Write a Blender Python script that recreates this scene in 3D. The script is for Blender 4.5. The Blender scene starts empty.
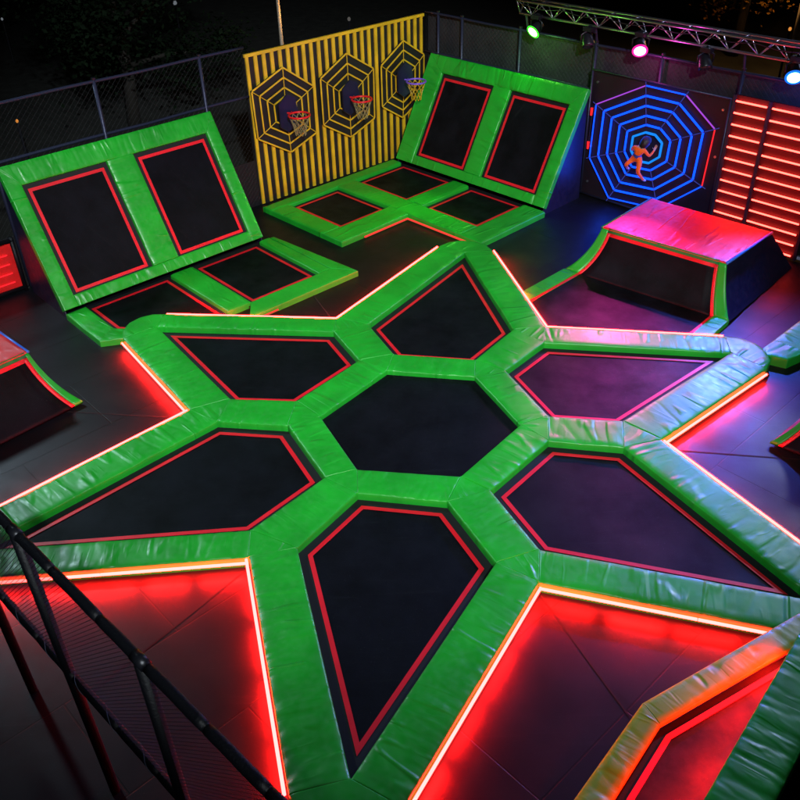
import bpy, math, random
from mathutils import Vector, Matrix, noise
random.seed(7)
R = math.radians
scene = bpy.context.scene
COL = scene.collection

# ------------------------------------------------------------------ camera
CAM = Vector((-0.24925, -8.73933, 6.7730)); PITCH, ROLL, FPX = 0.6225023, -0.0268251, 861.938
fwd = Vector((0, math.cos(PITCH), -math.sin(PITCH))); rt = Vector((1, 0, 0)); up = rt.cross(fwd)
cr, sr = math.cos(ROLL), math.sin(ROLL)
r2 = rt * cr + up * sr; u2 = up * cr - rt * sr
cam = bpy.data.cameras.new('camera'); camo = bpy.data.objects.new('camera', cam); COL.objects.link(camo)
cam.sensor_width = 36; cam.lens = 36 * FPX / 800; cam.clip_end = 600; cam.clip_start = .05
camo.matrix_world = Matrix(((r2.x, u2.x, -fwd.x, CAM.x), (r2.y, u2.y, -fwd.y, CAM.y), (r2.z, u2.z, -fwd.z, CAM.z), (0, 0, 0, 1)))
scene.camera = camo

def at(px, py, z=0.0):
    """survey: the point of the photograph where it meets the level z"""
    d = fwd + r2 * ((px - 400) / FPX) - u2 * ((py - 400) / FPX)
    t = (z - CAM.z) / d.z
    return CAM + d * t

# ------------------------------------------------------------------ materials
def nodes(name):
    m = bpy.data.materials.new(name); m.use_nodes = True
    nt = m.node_tree; b = nt.nodes['Principled BSDF']
    return m, nt, b
def N(nt, t, **kw):
    n = nt.nodes.new(t)
    for k, v in kw.items():
        if k in n.inputs.keys(): n.inputs[k].default_value = v
        else: setattr(n, k, v)
    return n
def L(nt, a, b): nt.links.new(a, b)
def plain(name, col, rough=.5, metal=0, bump=0, scale=40, spec=.5, vary=0):
    m, nt, b = nodes(name)
    b.inputs['Base Color'].default_value = (*col, 1); b.inputs['Roughness'].default_value = rough
    b.inputs['Metallic'].default_value = metal; b.inputs['Specular IOR Level'].default_value = spec
    tc = N(nt, 'ShaderNodeTexCoord')
    n = N(nt, 'ShaderNodeTexNoise', Scale=scale, Detail=6.0); L(nt, tc.outputs['Object'], n.inputs['Vector'])
    if bump:
        bp = N(nt, 'ShaderNodeBump', Strength=bump, Distance=.01); L(nt, n.outputs['Fac'], bp.inputs['Height']); L(nt, bp.outputs['Normal'], b.inputs['Normal'])
    if vary:
        n2 = N(nt, 'ShaderNodeTexNoise', Scale=3.0, Detail=5.0); L(nt, tc.outputs['Object'], n2.inputs['Vector'])
        hs = N(nt, 'ShaderNodeHueSaturation'); hs.inputs['Color'].default_value = (*col, 1)
        mr = N(nt, 'ShaderNodeMapRange'); mr.inputs['From Min'].default_value = .3; mr.inputs['From Max'].default_value = .7
        mr.inputs['To Min'].default_value = 1 - vary; mr.inputs['To Max'].default_value = 1 + vary
        L(nt, n2.outputs['Fac'], mr.inputs['Value']); L(nt, mr.outputs['Result'], hs.inputs['Value']); L(nt, hs.outputs['Color'], b.inputs['Base Color'])
        mr2 = N(nt, 'ShaderNodeMapRange'); mr2.inputs['To Min'].default_value = rough - .12; mr2.inputs['To Max'].default_value = rough + .12
        L(nt, n.outputs['Fac'], mr2.inputs['Value']); L(nt, mr2.outputs['Result'], b.inputs['Roughness'])
    return m
def vinyl(name, col, rough=.40):
    m, nt, b = nodes(name); b.inputs['Specular IOR Level'].default_value = .75
    tc = N(nt, 'ShaderNodeTexCoord')
    n1 = N(nt, 'ShaderNodeTexNoise', Scale=2.2, Detail=4.0); L(nt, tc.outputs['Object'], n1.inputs['Vector'])
    n2 = N(nt, 'ShaderNodeTexNoise', Scale=14.0, Detail=3.0); L(nt, tc.outputs['Object'], n2.inputs['Vector'])
    n3 = N(nt, 'ShaderNodeTexNoise', Scale=260.0, Detail=2.0); L(nt, tc.outputs['Object'], n3.inputs['Vector'])
    hs = N(nt, 'ShaderNodeHueSaturation'); hs.inputs['Color'].default_value = (*col, 1)
    mr = N(nt, 'ShaderNodeMapRange'); mr.inputs['From Min'].default_value = .3; mr.inputs['From Max'].default_value = .7
    mr.inputs['To Min'].default_value = .8; mr.inputs['To Max'].default_value = 1.15
    L(nt, n1.outputs['Fac'], mr.inputs['Value']); L(nt, mr.outputs['Result'], hs.inputs['Value']); L(nt, hs.outputs['Color'], b.inputs['Base Color'])
    mr2 = N(nt, 'ShaderNodeMapRange'); mr2.inputs['From Min'].default_value = .3; mr2.inputs['From Max'].default_value = .7
    mr2.inputs['To Min'].default_value = rough - .07; mr2.inputs['To Max'].default_value = rough + .1
    L(nt, n2.outputs['Fac'], mr2.inputs['Value']); L(nt, mr2.outputs['Result'], b.inputs['Roughness'])
    uv = N(nt, 'ShaderNodeUVMap', uv_map='metres')
    # drawn-in folds across the cushion: thin ridges where a stretched noise crosses its middle, in patches
    prev = None
    for (sx, sy, wdt, stg, dist) in ((3.0, .5, .07, .42, .024), (7.5, 1.2, .09, .16, .009)):
        mp = N(nt, 'ShaderNodeMapping'); mp.inputs['Scale'].default_value = (sx, sy, 1); mp.inputs['Location'].default_value = (sx * 1.7, sy * 3.1, 0); L(nt, uv.outputs['UV'], mp.inputs['Vector'])
        n4 = N(nt, 'ShaderNodeTexNoise', Scale=1.0, Detail=1.0, Distortion=.35); L(nt, mp.outputs['Vector'], n4.inputs['Vector'])
        sb = N(nt, 'ShaderNodeMath', operation='SUBTRACT'); L(nt, n4.outputs['Fac'], sb.inputs[0]); sb.inputs[1].default_value = .5
        ab = N(nt, 'ShaderNodeMath', operation='ABSOLUTE'); L(nt, sb.outputs[0], ab.inputs[0])
        rg = N(nt, 'ShaderNodeMapRange', interpolation_type='SMOOTHERSTEP'); rg.inputs['From Min'].default_value = 0; rg.inputs['From Max'].default_value = wdt; rg.inputs['To Min'].default_value = 1; rg.inputs['To Max'].default_value = 0; L(nt, ab.outputs[0], rg.inputs['Value'])
        n5 = N(nt, 'ShaderNodeTexNoise', Scale=2.3 if sx < 5 else 3.1, Detail=1.0); L(nt, uv.outputs['UV'], n5.inputs['Vector'])
        mk = N(nt, 'ShaderNodeMapRange', interpolation_type='SMOOTHSTEP'); mk.inputs['From Min'].default_value = .44; mk.inputs['From Max'].default_value = .6; L(nt, n5.outputs['Fac'], mk.inputs['Value'])
        ml = N(nt, 'ShaderNodeMath', operation='MULTIPLY'); L(nt, rg.outputs['Result'], ml.inputs[0]); L(nt, mk.outputs['Result'], ml.inputs[1])
        ad = N(nt, 'ShaderNodeMath', operation='MULTIPLY_ADD'); L(nt, n4.outputs['Fac'], ad.inputs[0]); ad.inputs[1].default_value = .9; L(nt, ml.outputs[0], ad.inputs[2])
        bp0 = N(nt, 'ShaderNodeBump', Strength=stg, Distance=dist); L(nt, ad.outputs[0], bp0.inputs['Height'])
        if prev: L(nt, prev.outputs['Normal'], bp0.inputs['Normal'])
        prev = bp0
    bp = prev
    bp2 = N(nt, 'ShaderNodeBump', Strength=.08, Distance=.002); L(nt, n3.outputs['Fac'], bp2.inputs['Height']); L(nt, bp.outputs['Normal'], bp2.inputs['Normal'])
    L(nt, bp2.outputs['Normal'], b.inputs['Normal'])
    return m
def fabric(name, col, rough=.5, spec=.22):
    """jumping bed: tight weave, scuffed in patches"""
    m, nt, b = nodes(name)
    tc = N(nt, 'ShaderNodeTexCoord')
    mp = N(nt, 'ShaderNodeMapping'); mp.inputs['Rotation'].default_value = (0, 0, R(42)); L(nt, tc.outputs['Object'], mp.inputs['Vector'])
    b.inputs['Specular IOR Level'].default_value = spec
    n1 = N(nt, 'ShaderNodeTexNoise', Scale=1.6, Detail=8.0, Roughness=.65); L(nt, tc.outputs['Object'], n1.inputs['Vector'])
    n2 = N(nt, 'ShaderNodeTexNoise', Scale=30.0, Detail=4.0); L(nt, mp.outputs['Vector'], n2.inputs['Vector'])
    mx = N(nt, 'ShaderNodeMixRGB'); mx.inputs['Color1'].default_value = (*[c * .45 for c in col], 1); mx.inputs['Color2'].default_value = (*[c * 2.1 for c in col], 1)
    mr = N(nt, 'ShaderNodeMapRange'); mr.inputs['From Min'].default_value = .35; mr.inputs['From Max'].default_value = .68
    L(nt, n1.outputs['Fac'], mr.inputs['Value']); L(nt, mr.outputs['Result'], mx.inputs['Fac'])
    nd = N(nt, 'ShaderNodeTexNoise', Scale=95.0, Detail=2.0); L(nt, tc.outputs['Object'], nd.inputs['Vector'])
    dm_ = N(nt, 'ShaderNodeMapRange'); dm_.inputs['From Min'].default_value = .70; dm_.inputs['From Max'].default_value = .76; L(nt, nd.outputs['Fac'], dm_.inputs['Value'])
    ns2 = N(nt, 'ShaderNodeTexNoise', Scale=1.1, Detail=3.0); L(nt, tc.outputs['Object'], ns2.inputs['Vector'])
    dm2 = N(nt, 'ShaderNodeMath', operation='MULTIPLY'); L(nt, dm_.outputs['Result'], dm2.inputs[0]); L(nt, ns2.outputs['Fac'], dm2.inputs[1])
    dx = N(nt, 'ShaderNodeMixRGB'); dx.inputs['Color2'].default_value = (.09, .09, .095, 1); L(nt, dm2.outputs[0], dx.inputs['Fac'])
    msc = N(nt, 'ShaderNodeMapping'); msc.inputs['Scale'].default_value = (1.2, 22, 1); msc.inputs['Rotation'].default_value = (0, 0, R(20)); L(nt, tc.outputs['Object'], msc.inputs['Vector'])
    nsc = N(nt, 'ShaderNodeTexNoise', Scale=1.0, Detail=4.0, Distortion=.8); L(nt, msc.outputs['Vector'], nsc.inputs['Vector'])
    sc_ = N(nt, 'ShaderNodeMapRange'); sc_.inputs['From Min'].default_value = .62; sc_.inputs['From Max'].default_value = .74; sc_.inputs['To Max'].default_value = .35; L(nt, nsc.outputs['Fac'], sc_.inputs['Value'])
    dx2 = N(nt, 'ShaderNodeMixRGB'); dx2.inputs['Color2'].default_value = (.014, .015, .018, 1); L(nt, sc_.outputs['Result'], dx2.inputs['Fac']); L(nt, dx2.outputs['Color'], dx.inputs['Color1']); L(nt, dx.outputs['Color'], b.inputs['Base Color'])
    L(nt, mx.outputs['Color'], dx2.inputs['Color1'])
    mr2 = N(nt, 'ShaderNodeMapRange'); mr2.inputs['From Min'].default_value = .3; mr2.inputs['From Max'].default_value = .7
    mr2.inputs['To Min'].default_value = rough + .12; mr2.inputs['To Max'].default_value = rough - .12
    L(nt, n1.outputs['Fac'], mr2.inputs['Value']); L(nt, mr2.outputs['Result'], b.inputs['Roughness'])
    wv = N(nt, 'ShaderNodeTexWave', Scale=60.0); L(nt, mp.outputs['Vector'], wv.inputs['Vector'])
    ad = N(nt, 'ShaderNodeMath', operation='ADD'); L(nt, wv.outputs['Fac'], ad.inputs[0]); L(nt, n2.outputs['Fac'], ad.inputs[1])
    bp = N(nt, 'ShaderNodeBump', Strength=.2, Distance=.004); L(nt, ad.outputs[0], bp.inputs['Height']); L(nt, bp.outputs['Normal'], b.inputs['Normal'])
    return m
def floor_mat():
    m, nt, b = nodes('rubber_floor')
    tc = N(nt, 'ShaderNodeTexCoord')
    mp = N(nt, 'ShaderNodeMapping'); mp.inputs['Rotation'].default_value = (0, 0, R(-42.5)); mp.inputs['Location'].default_value = (.35, .6, 0); L(nt, tc.outputs['Object'], mp.inputs['Vector'])
    br = N(nt, 'ShaderNodeTexBrick'); br.inputs['Scale'].default_value = 1; br.inputs['Brick Width'].default_value = 2.4; br.inputs['Row Height'].default_value = 1.2
    br.inputs['Mortar Size'].default_value = .009; br.inputs['Mortar Smooth'].default_value = .3
    br.inputs['Color1'].default_value = (.0028, .0036, .0054, 1); br.inputs['Color2'].default_value = (.0042, .0052, .0074, 1); br.inputs['Mortar'].default_value = (.002, .002, .002, 1)
    L(nt, mp.outputs['Vector'], br.inputs['Vector'])
    n1 = N(nt, 'ShaderNodeTexNoise', Scale=1.3, Detail=9.0, Roughness=.65); L(nt, tc.outputs['Object'], n1.inputs['Vector'])
    b.inputs['Specular IOR Level'].default_value = .3
    n3 = N(nt, 'ShaderNodeTexNoise', Scale=150.0, Detail=3.0); L(nt, tc.outputs['Object'], n3.inputs['Vector'])
    mr = N(nt, 'ShaderNodeMapRange'); mr.inputs['From Min'].default_value = .3; mr.inputs['From Max'].default_value = .7
    mr.inputs['To Min'].default_value = .45; mr.inputs['To Max'].default_value = 2.0; L(nt, n1.outputs['Fac'], mr.inputs['Value'])
    hs = N(nt, 'ShaderNodeHueSaturation'); L(nt, br.outputs['Color'], hs.inputs['Color']); L(nt, mr.outputs['Result'], hs.inputs['Value'])
    nd = N(nt, 'ShaderNodeTexNoise', Scale=95.0, Detail=2.0); L(nt, tc.outputs['Object'], nd.inputs['Vector'])
    dm_ = N(nt, 'ShaderNodeMapRange'); dm_.inputs['From Min'].default_value = .70; dm_.inputs['From Max'].default_value = .76; L(nt, nd.outputs['Fac'], dm_.inputs['Value'])
    ns2 = N(nt, 'ShaderNodeTexNoise', Scale=1.1, Detail=3.0); L(nt, tc.outputs['Object'], ns2.inputs['Vector'])
    dm2 = N(nt, 'ShaderNodeMath', operation='MULTIPLY'); L(nt, dm_.outputs['Result'], dm2.inputs[0]); L(nt, ns2.outputs['Fac'], dm2.inputs[1])
    dx = N(nt, 'ShaderNodeMixRGB'); dx.inputs['Color2'].default_value = (.09, .09, .095, 1); L(nt, dm2.outputs[0], dx.inputs['Fac'])
    msc = N(nt, 'ShaderNodeMapping'); msc.inputs['Scale'].default_value = (1.2, 22, 1); msc.inputs['Rotation'].default_value = (0, 0, R(20)); L(nt, tc.outputs['Object'], msc.inputs['Vector'])
    nsc = N(nt, 'ShaderNodeTexNoise', Scale=1.0, Detail=4.0, Distortion=.8); L(nt, msc.outputs['Vector'], nsc.inputs['Vector'])
    sc_ = N(nt, 'ShaderNodeMapRange'); sc_.inputs['From Min'].default_value = .62; sc_.inputs['From Max'].default_value = .74; sc_.inputs['To Max'].default_value = .35; L(nt, nsc.outputs['Fac'], sc_.inputs['Value'])
    dx2 = N(nt, 'ShaderNodeMixRGB'); dx2.inputs['Color2'].default_value = (.014, .015, .018, 1); L(nt, sc_.outputs['Result'], dx2.inputs['Fac']); L(nt, dx2.outputs['Color'], dx.inputs['Color1']); L(nt, dx.outputs['Color'], b.inputs['Base Color'])
    L(nt, hs.outputs['Color'], dx2.inputs['Color1'])
    mr2 = N(nt, 'ShaderNodeMapRange'); mr2.inputs['From Min'].default_value = .3; mr2.inputs['From Max'].default_value = .7
    mr2.inputs['To Min'].default_value = .55; mr2.inputs['To Max'].default_value = .34; L(nt, n1.outputs['Fac'], mr2.inputs['Value']); L(nt, mr2.outputs['Result'], b.inputs['Roughness'])
    bp = N(nt, 'ShaderNodeBump', Strength=.35, Distance=.01, invert=True); L(nt, br.outputs['Fac'], bp.inputs['Height'])
    bp2 = N(nt, 'ShaderNodeBump', Strength=.2, Distance=.003); L(nt, n3.outputs['Fac'], bp2.inputs['Height']); L(nt, bp.outputs['Normal'], bp2.inputs['Normal'])
    L(nt, bp2.outputs['Normal'], b.inputs['Normal'])
    return m
def glow(name, col, strength):
    m, nt, b = nodes(name); nt.nodes.remove(b)
    e = N(nt, 'ShaderNodeEmission'); e.inputs['Color'].default_value = (*col, 1); e.inputs['Strength'].default_value = strength
    L(nt, e.outputs[0], nt.nodes['Material Output'].inputs['Surface']); return m

M = dict(
    green=vinyl('green_vinyl', (.012, .43, .024)), red_lit_green=vinyl('red_lit_green_vinyl', (.42, .52, .015)),  # second one: foreground green with the red LED light mixed into its colour
    darkgreen=vinyl('deep_green_vinyl', (.012, .16, .03)),
    red_vinyl=vinyl('red_vinyl', (.80, .006, .006), .5),
    navy=vinyl('navy_vinyl', (.007, .008, .03), .38),
    black_vinyl=plain('black_vinyl', (.008, .008, .01), .5, bump=.2),
    blue_glint=vinyl('blue_glint_vinyl', (.03, .16, .8)),  # reflected blue light put into the vinyl colour
    lip_green=vinyl('lip_green_vinyl', (.014, .20, .04)),
    trim=plain('red_webbing', (.86, .012, .025), .45, bump=.15, scale=90, vary=.12),
    mat=fabric('jumping_bed', (.0036, .0040, .0060), .50, .11),
    pale_mat=fabric('pale_bed', (.028, .022, .026), .4),  # foreground cloth paled so the red LED glow shows on it
    slope=fabric('slope_bed', (.004, .0035, .0055), .6, .15),
    gap=plain('spring_cover', (.004, .004, .005), .7, bump=.2),
    floor=floor_mat(),
    screen=plain('screen_cloth', (.022, .023, .027), .8, bump=.3, scale=12, vary=.3),
    seam=plain('seam', (.002, .002, .002), .8),
    yellow=plain('yellow_paint', (.80, .50, .018), .45, bump=.2, vary=.2),
    board=plain('dark_board', (.012, .013, .012), .55, bump=.2, vary=.3),
    maroon=plain('dark_panel', (.010, .006, .012), .5, bump=.25, vary=.3),
    steel=plain('black_steel', (.015, .016, .022), .35, .3, bump=.15),
    foam=plain('black_foam_sleeve', (.004, .0045, .007), .5, bump=.4, scale=60, spec=.3),
    alu=plain('aluminium', (.42, .42, .48), .28, .9),
    bluesteel=plain('painted_tube', (.032, .036, .075), .4, .4, bump=.3),
    net=plain('net_cord', (.007, .007, .010), .6), lace=plain('lace_cord', (.10, .11, .16), .5), hoop_net=plain('hoop_net', (.35, .30, .12), .7),
    redboard=plain('red_board', (.055, .003, .006), .5, bump=.2),
    rim_red=plain('rim_red', (.85, .015, .02), .35), rim_violet=plain('rim_violet', (.25, .12, .8), .35), net_cord_pale=plain('net_pale', (.6, .5, .2), .7),
    board_navy=plain('board_navy', (.008, .010, .04), .4, vary=.3),
    ground=plain('dark_ground', (.012, .014, .012), .9, bump=.5, scale=3, vary=.4),
    bark=plain('bark', (.015, .012, .009), .9, bump=.6),
    leaf=plain('leaf', (.005, .011, .005), .8, spec=.05, vary=.5),
    leaf_gold=plain('lamplit_leaf', (.38, .19, .02), .6, vary=.5),  # amber lamplight put into the leaf colour
    concrete=plain('pole_paint', (.3, .26, .2), .6),
    wallpaint=plain('shed_wall', (.12, .12, .13), .8, bump=.2),
    led=glow('red_led', (1, .0140, .0130), 60),
    led_bar=glow('red_led_bar', (1, .050, .036), 11),
    led_thin=glow('red_led_dim', (1, .06, .04), 1.1), led_strong=glow('red_led_strong', (1, .012, .010), 90),
    led_blue=glow('blue_led', (.003, .05, .95), 3.0),
    led_spoke=glow('spoke_glow', (.10, .12, .75), .35), led_violet=glow('violet_led', (.45, .08, .8), .9),
    led_red_soft=glow('soft_red_led', (1, .02, .03), 1.2),
    led_cyan=glow('cyan_led', (.01, .26, 1), 1.0), led_deep=glow('deep_blue_led', (.004, .04, .5), .5),
    amber=glow('amber_lamp', (1, .42, .08), 30),
    amber_dim=glow('amber_dim_lamp', (1, .35, .06), .7),
    window=glow('lit_window', (.8, .75, .7), .10),
    white_lamp=glow('far_lamp', (.8, .9, 1), .15),
    lens_green=glow('lens_green', (.22, 1, .10), 22), lens_pink=glow('lens_pink', (1, .10, .62), 26), lens_blue=glow('lens_blue', (.10, .42, 1), 26),
    lens_green_rim=glow('lens_green_rim', (.05, 1, .03), 1.6), lens_pink_rim=glow('lens_pink_rim', (1, .02, .35), 1.2), lens_blue_rim=glow('lens_blue_rim', (.01, .16, 1), 1.4),  # coloured halo round each lit lens, as emission
    lens_white=glow('lens_white', (.8, .95, 1), 25),
    lens_off=plain('glass_lens', (.02, .02, .03), .08),
    skin=plain('skin', (.45, .26, .18), .5), hair=plain('hair', (.008, .007, .008), .45, bump=.5, scale=120),
    orange=plain('orange_cloth', (.95, .13, .004), .7, bump=.3), bluecloth=plain('blue_cloth', (.03, .05, .35), .7, bump=.3),
    redcloth=plain('red_cloth', (.75, .012, .03), .7, bump=.3), darkcloth=plain('dark_cloth', (.012, .014, .03), .7, bump=.3),
    purplecloth=plain('purple_cloth', (.16, .10, .55), .7, bump=.3), yellowcloth=plain('yellow_cloth', (.6, .42, .03), .7, bump=.3),
    greycloth=plain('grey_cloth', (.10, .11, .12), .7, bump=.3), shoe=plain('shoe', (.4, .4, .42), .6),
)

# ------------------------------------------------------------------ object helpers
def mesh(name, vs, fs, mat, parent=None, smooth=False, mats=None, idx=None, uv=None):
    base = parent_world(parent)
    me = bpy.data.meshes.new(name); me.from_pydata([Vector(v) - base for v in vs], [], fs); me.update()
    for m_ in (mats or [mat]): me.materials.append(m_)
    if idx: 
        for p, i in zip(me.polygons, idx): p.material_index = i
    if smooth: me.polygons.foreach_set('use_smooth', [True] * len(me.polygons))
    if uv:
        l_ = me.uv_layers.new(name='metres'); vi = [0] * len(me.loops); me.loops.foreach_get('vertex_index', vi)
        l_.data.foreach_set('uv', [c for i in vi for c in uv[i]])
    o = bpy.data.objects.new(name, me); COL.objects.link(o)
    if parent: o.parent = parent
    return o
def parent_world(p):
    v = Vector((0, 0, 0))
    while p: v = v + p.location; p = p.parent
    return v
def thing(name, label, cat, loc, group=None):
    o = bpy.data.objects.new(name, None); COL.objects.link(o); o.location = Vector(loc); o.empty_display_size = .2
    o['label'] = label; o['category'] = cat
    if group: o['group'] = group
    return o
def tag(o, label, cat, group=None):
    o['label'] = label; o['category'] = cat
    if group: o['group'] = group
    return o
class MB:
    def __init__(s): s.v = []; s.f = []
    def add(s, vs, fs):
        n = len(s.v); s.v += [Vector(v) for v in vs]; s.f += [tuple(i + n for i in f) for f in fs]; return s
    def box(s, o, X, Y, Z):
        """box from corner o along three edge vectors"""
        o, X, Y, Z = map(Vector, (o, X, Y, Z))
        c = [o, o + X, o + X + Y, o + Y, o + Z, o + X + Z, o + X + Y + Z, o + Y + Z]
        return s.add(c, [(0, 3, 2, 1), (4, 5, 6, 7), (0, 1, 5, 4), (1, 2, 6, 5), (2, 3, 7, 6), (3, 0, 4, 7)])
    def tube(s, pts, r, seg=8, cap=True):
        pts = [Vector(p) for p in pts]; rs = r if isinstance(r, (list, tuple)) else [r] * len(pts)
        n0 = len(s.v); ref = None
        for i, p in enumerate(pts):
            d = (pts[min(i + 1, len(pts) - 1)] - pts[max(i - 1, 0)]).normalized()
            if ref is None: ref = Vector((0, 0, 1)) if abs(d.z) < .9 else Vector((1, 0, 0))
            a = d.cross(ref).normalized(); b = a.cross(d).normalized(); ref = b if abs(b.dot(d)) < .5 else ref
            for k in range(seg):
                t = 2 * math.pi * k / seg; s.v.append(p + (a * math.cos(t) + b * math.sin(t)) * rs[i])
        for i in range(len(pts) - 1):
            for k in range(seg):
                k2 = (k + 1) % seg; q = n0 + i * seg
                s.f.append((q + k, q + k2, q + seg + k2, q + seg + k))
        if cap:
            s.f.append(tuple(n0 + k for k in reversed(range(seg)))); q = n0 + (len(pts) - 1) * seg; s.f.append(tuple(q + k for k in range(seg)))
        return s
    def prism(s, poly, z0, z1):
        n = len(poly); vs = [Vector((p[0], p[1], z0)) for p in poly] + [Vector((p[0], p[1], z1)) for p in poly]
        return s.add(vs, [tuple(range(n))[::-1], tuple(range(n, 2 * n))] + [(i, (i + 1) % n, n + (i + 1) % n, n + i) for i in range(n)])
    def build(s, name, mat, parent=None, smooth=False): return mesh(name, s.v, s.f, mat, parent, smooth)

def v2(p): return Vector((p[0], p[1]))
def area(P): return .5 * sum(P[i][0] * P[(i + 1) % len(P)][1] - P[(i + 1) % len(P)][0] * P[i][1] for i in range(len(P)))
def inset(P, g):
    """offset a convex polygon inwards by g (each edge moved, corners rejoined)"""
    P = [v2(p) for p in P]
    if area(P) < 0: P = P[::-1]
    n = len(P); out = []
    for i in range(n):
        a, b, c = P[i - 1], P[i], P[(i + 1) % n]
        d1 = (b - a).normalized(); d2 = (c - b).normalized()
        n1 = Vector((-d1.y, d1.x)); n2 = Vector((-d2.y, d2.x))
        q1 = b + n1 * g; q2 = b + n2 * g; den = d1.x * d2.y - d1.y * d2.x
        if abs(den) < 1e-6: out.append(q1); continue
        w = q2 - q1; t = (w.x * d2.y - w.y * d2.x) / den; out.append(q1 + d1 * t)
    return out

class Frame:
    def __init__(s, O, X, Y, Z=None):
        s.O = Vector(O); s.X = Vector(X).normalized(); s.Y = Vector(Y).normalized(); s.Z = Vector(Z).normalized() if Z else Vector((0, 0, 1))
    def __call__(s, a, b, h=0): return s.O + s.X * a + s.Y * b + s.Z * h
FLAT = Frame((0, 0, 0), (1, 0, 0), (0, 1, 0))

def pad(poly, fr=FLAT, bottom=.0, top=.16, r=.018, rs=.007, seams=(), mat='green', parent=None, name='pad', wr=1.0, seed=0, res=.017):
    """one padded vinyl cushion over the polygon: rounded long edges, tight seams, drawn-in folds across it"""
    P = [v2(p) for p in poly]
    n = len(P); ed = []
    sg = 1 if area(P) > 0 else -1
    for i in range(n):
        a, b = P[i], P[(i + 1) % n]; d = (b - a).normalized(); ed.append((a, Vector((-d.y, d.x)) * sg, (rs if i in seams else r)))
    if n == 4: ax = (P[1] - P[0] + P[2] - P[3]).normalized()
    else:
        k = max(range(n), key=lambda i: (P[(i + 1) % n] - P[i]).length); ax = (P[(k + 1) % n] - P[k]).normalized()
    ay = Vector((-ax.y, ax.x))
    sd = seed * 7.31 + P[0].x * 3.1 + P[0].y
    wid = min((P[3] - P[0]).length, (P[2] - P[1]).length) if n == 4 else .5
    def height(p):
        drop = 0; dm = 9
        for (a, nn, rr) in ed:
            d = max(0, (p - a).dot(nn)); 
            if rr >= r: dm = min(dm, d)
            if d < rr: drop = max(drop, rr - math.sqrt(max(0, rr * rr - (rr - d) ** 2)))
        u = p.dot(ax); v = p.dot(ay)
        w = u + .05 * noise.noise((u * 2.3, v * 3.0, sd)) + .25 * math.sin(sd * 5) * v + .10 * noise.noise((u * .8, v * 1.2, sd + 50))
        f1 = max(0, 1 - abs(noise.noise((w * 4.6, v * .8, sd + 4))) * 3.2) ** 2
        f2 = max(0, 1 - abs(noise.noise((w * 9.5, v * 1.3, sd + 9))) * 2.6) ** 2
        msk = min(1, max(0, noise.noise((u * 1.1, v * .9, sd + 20)) * 1.6 + .55)); msk2 = min(1, max(0, noise.noise((u * 1.5, v * 1.6, sd + 25)) * 1.8 + .35))
        edge = .45 + .55 * math.exp(-dm / .12) if dm < 8 else .4
        f = (f1 * .011 * msk + f2 * .006 * msk2) * edge * wr
        f += .008 * noise.noise((w * 2.2, v * 1.0, sd + 30)) * wr
        swell = .012 * min(1, dm / .05) if dm < 8 else .008
        far = min(1.0, min((p - a).dot(nn) for (a, nn, rr) in ed) / .012) if ed else 1
        return top - .012 + swell - drop - f * max(0, far)
    vs = []; fs = []; uvs = []
    def put(p):
        vs.append(fr(p.x, p.y, height(p))); uvs.append((p.dot(ax) + sd, p.dot(ay) + sd))
    if n == 4:
        la = max((P[1] - P[0]).length, (P[2] - P[3]).length); lb = max((P[3] - P[0]).length, (P[2] - P[1]).length)
        def ticks(l, res):
            e = [0, .002, .006, .012, .02]; m = max(2, int((l - .08) / res))
            t = e + [.034 + (l - .068) * k / m for k in range(m + 1)] + [l - x for x in reversed(e)]
            return [min(1, max(0, x / l)) for x in t]
        U, V = ticks(la, res), ticks(lb, res * 1.8)
        for j, v in enumerate(V):
            for i, u in enumerate(U):
                p = (P[0] * (1 - u) + P[1] * u) * (1 - v) + (P[3] * (1 - u) + P[2] * u) * v
                put(p)
        nu, nv = len(U), len(V)
        for j in range(nv - 1):
            for i in range(nu - 1):
                q = j * nu + i; fs.append((q, q + 1, q + nu + 1, q + nu))
        rim = [i for i in range(nu)] + [j * nu + nu - 1 for j in range(1, nv)] + [(nv - 1) * nu + i for i in range(nu - 2, -1, -1)] + [j * nu for j in range(nv - 2, 0, -1)]
    else:
        c = sum(P, Vector((0, 0))) / n; rim0 = []
        for i in range(n):
            a, b = P[i], P[(i + 1) % n]; m = max(1, int((b - a).length / res))
            rim0 += [a.lerp(b, k / m) for k in range(m)]
        T = [0, .01, .03, .06, .11, .18, .3, .45, .6, .75, .88]; m = len(rim0)
        for t in T:
            for p in rim0:
                q = p.lerp(c, t); put(q)
        put(c)
        for k in range(len(T) - 1):
            for i in range(m): fs.append((k * m + i, k * m + (i + 1) % m, (k + 1) * m + (i + 1) % m, (k + 1) * m + i))
        q = (len(T) - 1) * m
        for i in range(m): fs.append((q + i, q + (i + 1) % m, len(vs) - 1))
        rim = list(range(m))
    # skirt, slightly scalloped
    rimp = []
    o0 = len(vs); hs = (top - .012 + bottom) / 2
    pts2 = []
    for i in rim:
        w = vs[i] - fr.O; pts2.append((w.dot(fr.X), w.dot(fr.Y)))
    for hh in (hs, bottom):
        for k_, (a, b) in enumerate(pts2): vs.append(fr(a, b, hh)); uvs.append(uvs[rim[k_]])
    m = len(rim)
    for i in range(m):
        i2 = (i + 1) % m
        fs.append((rim[i2], rim[i], o0 + i, o0 + i2)); fs.append((o0 + i2, o0 + i, o0 + m + i, o0 + m + i2))
    if sg < 0: fs = [f[::-1] for f in fs]
    return mesh(name, vs, fs, M[mat], parent, smooth=True, uv=uvs)

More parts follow.
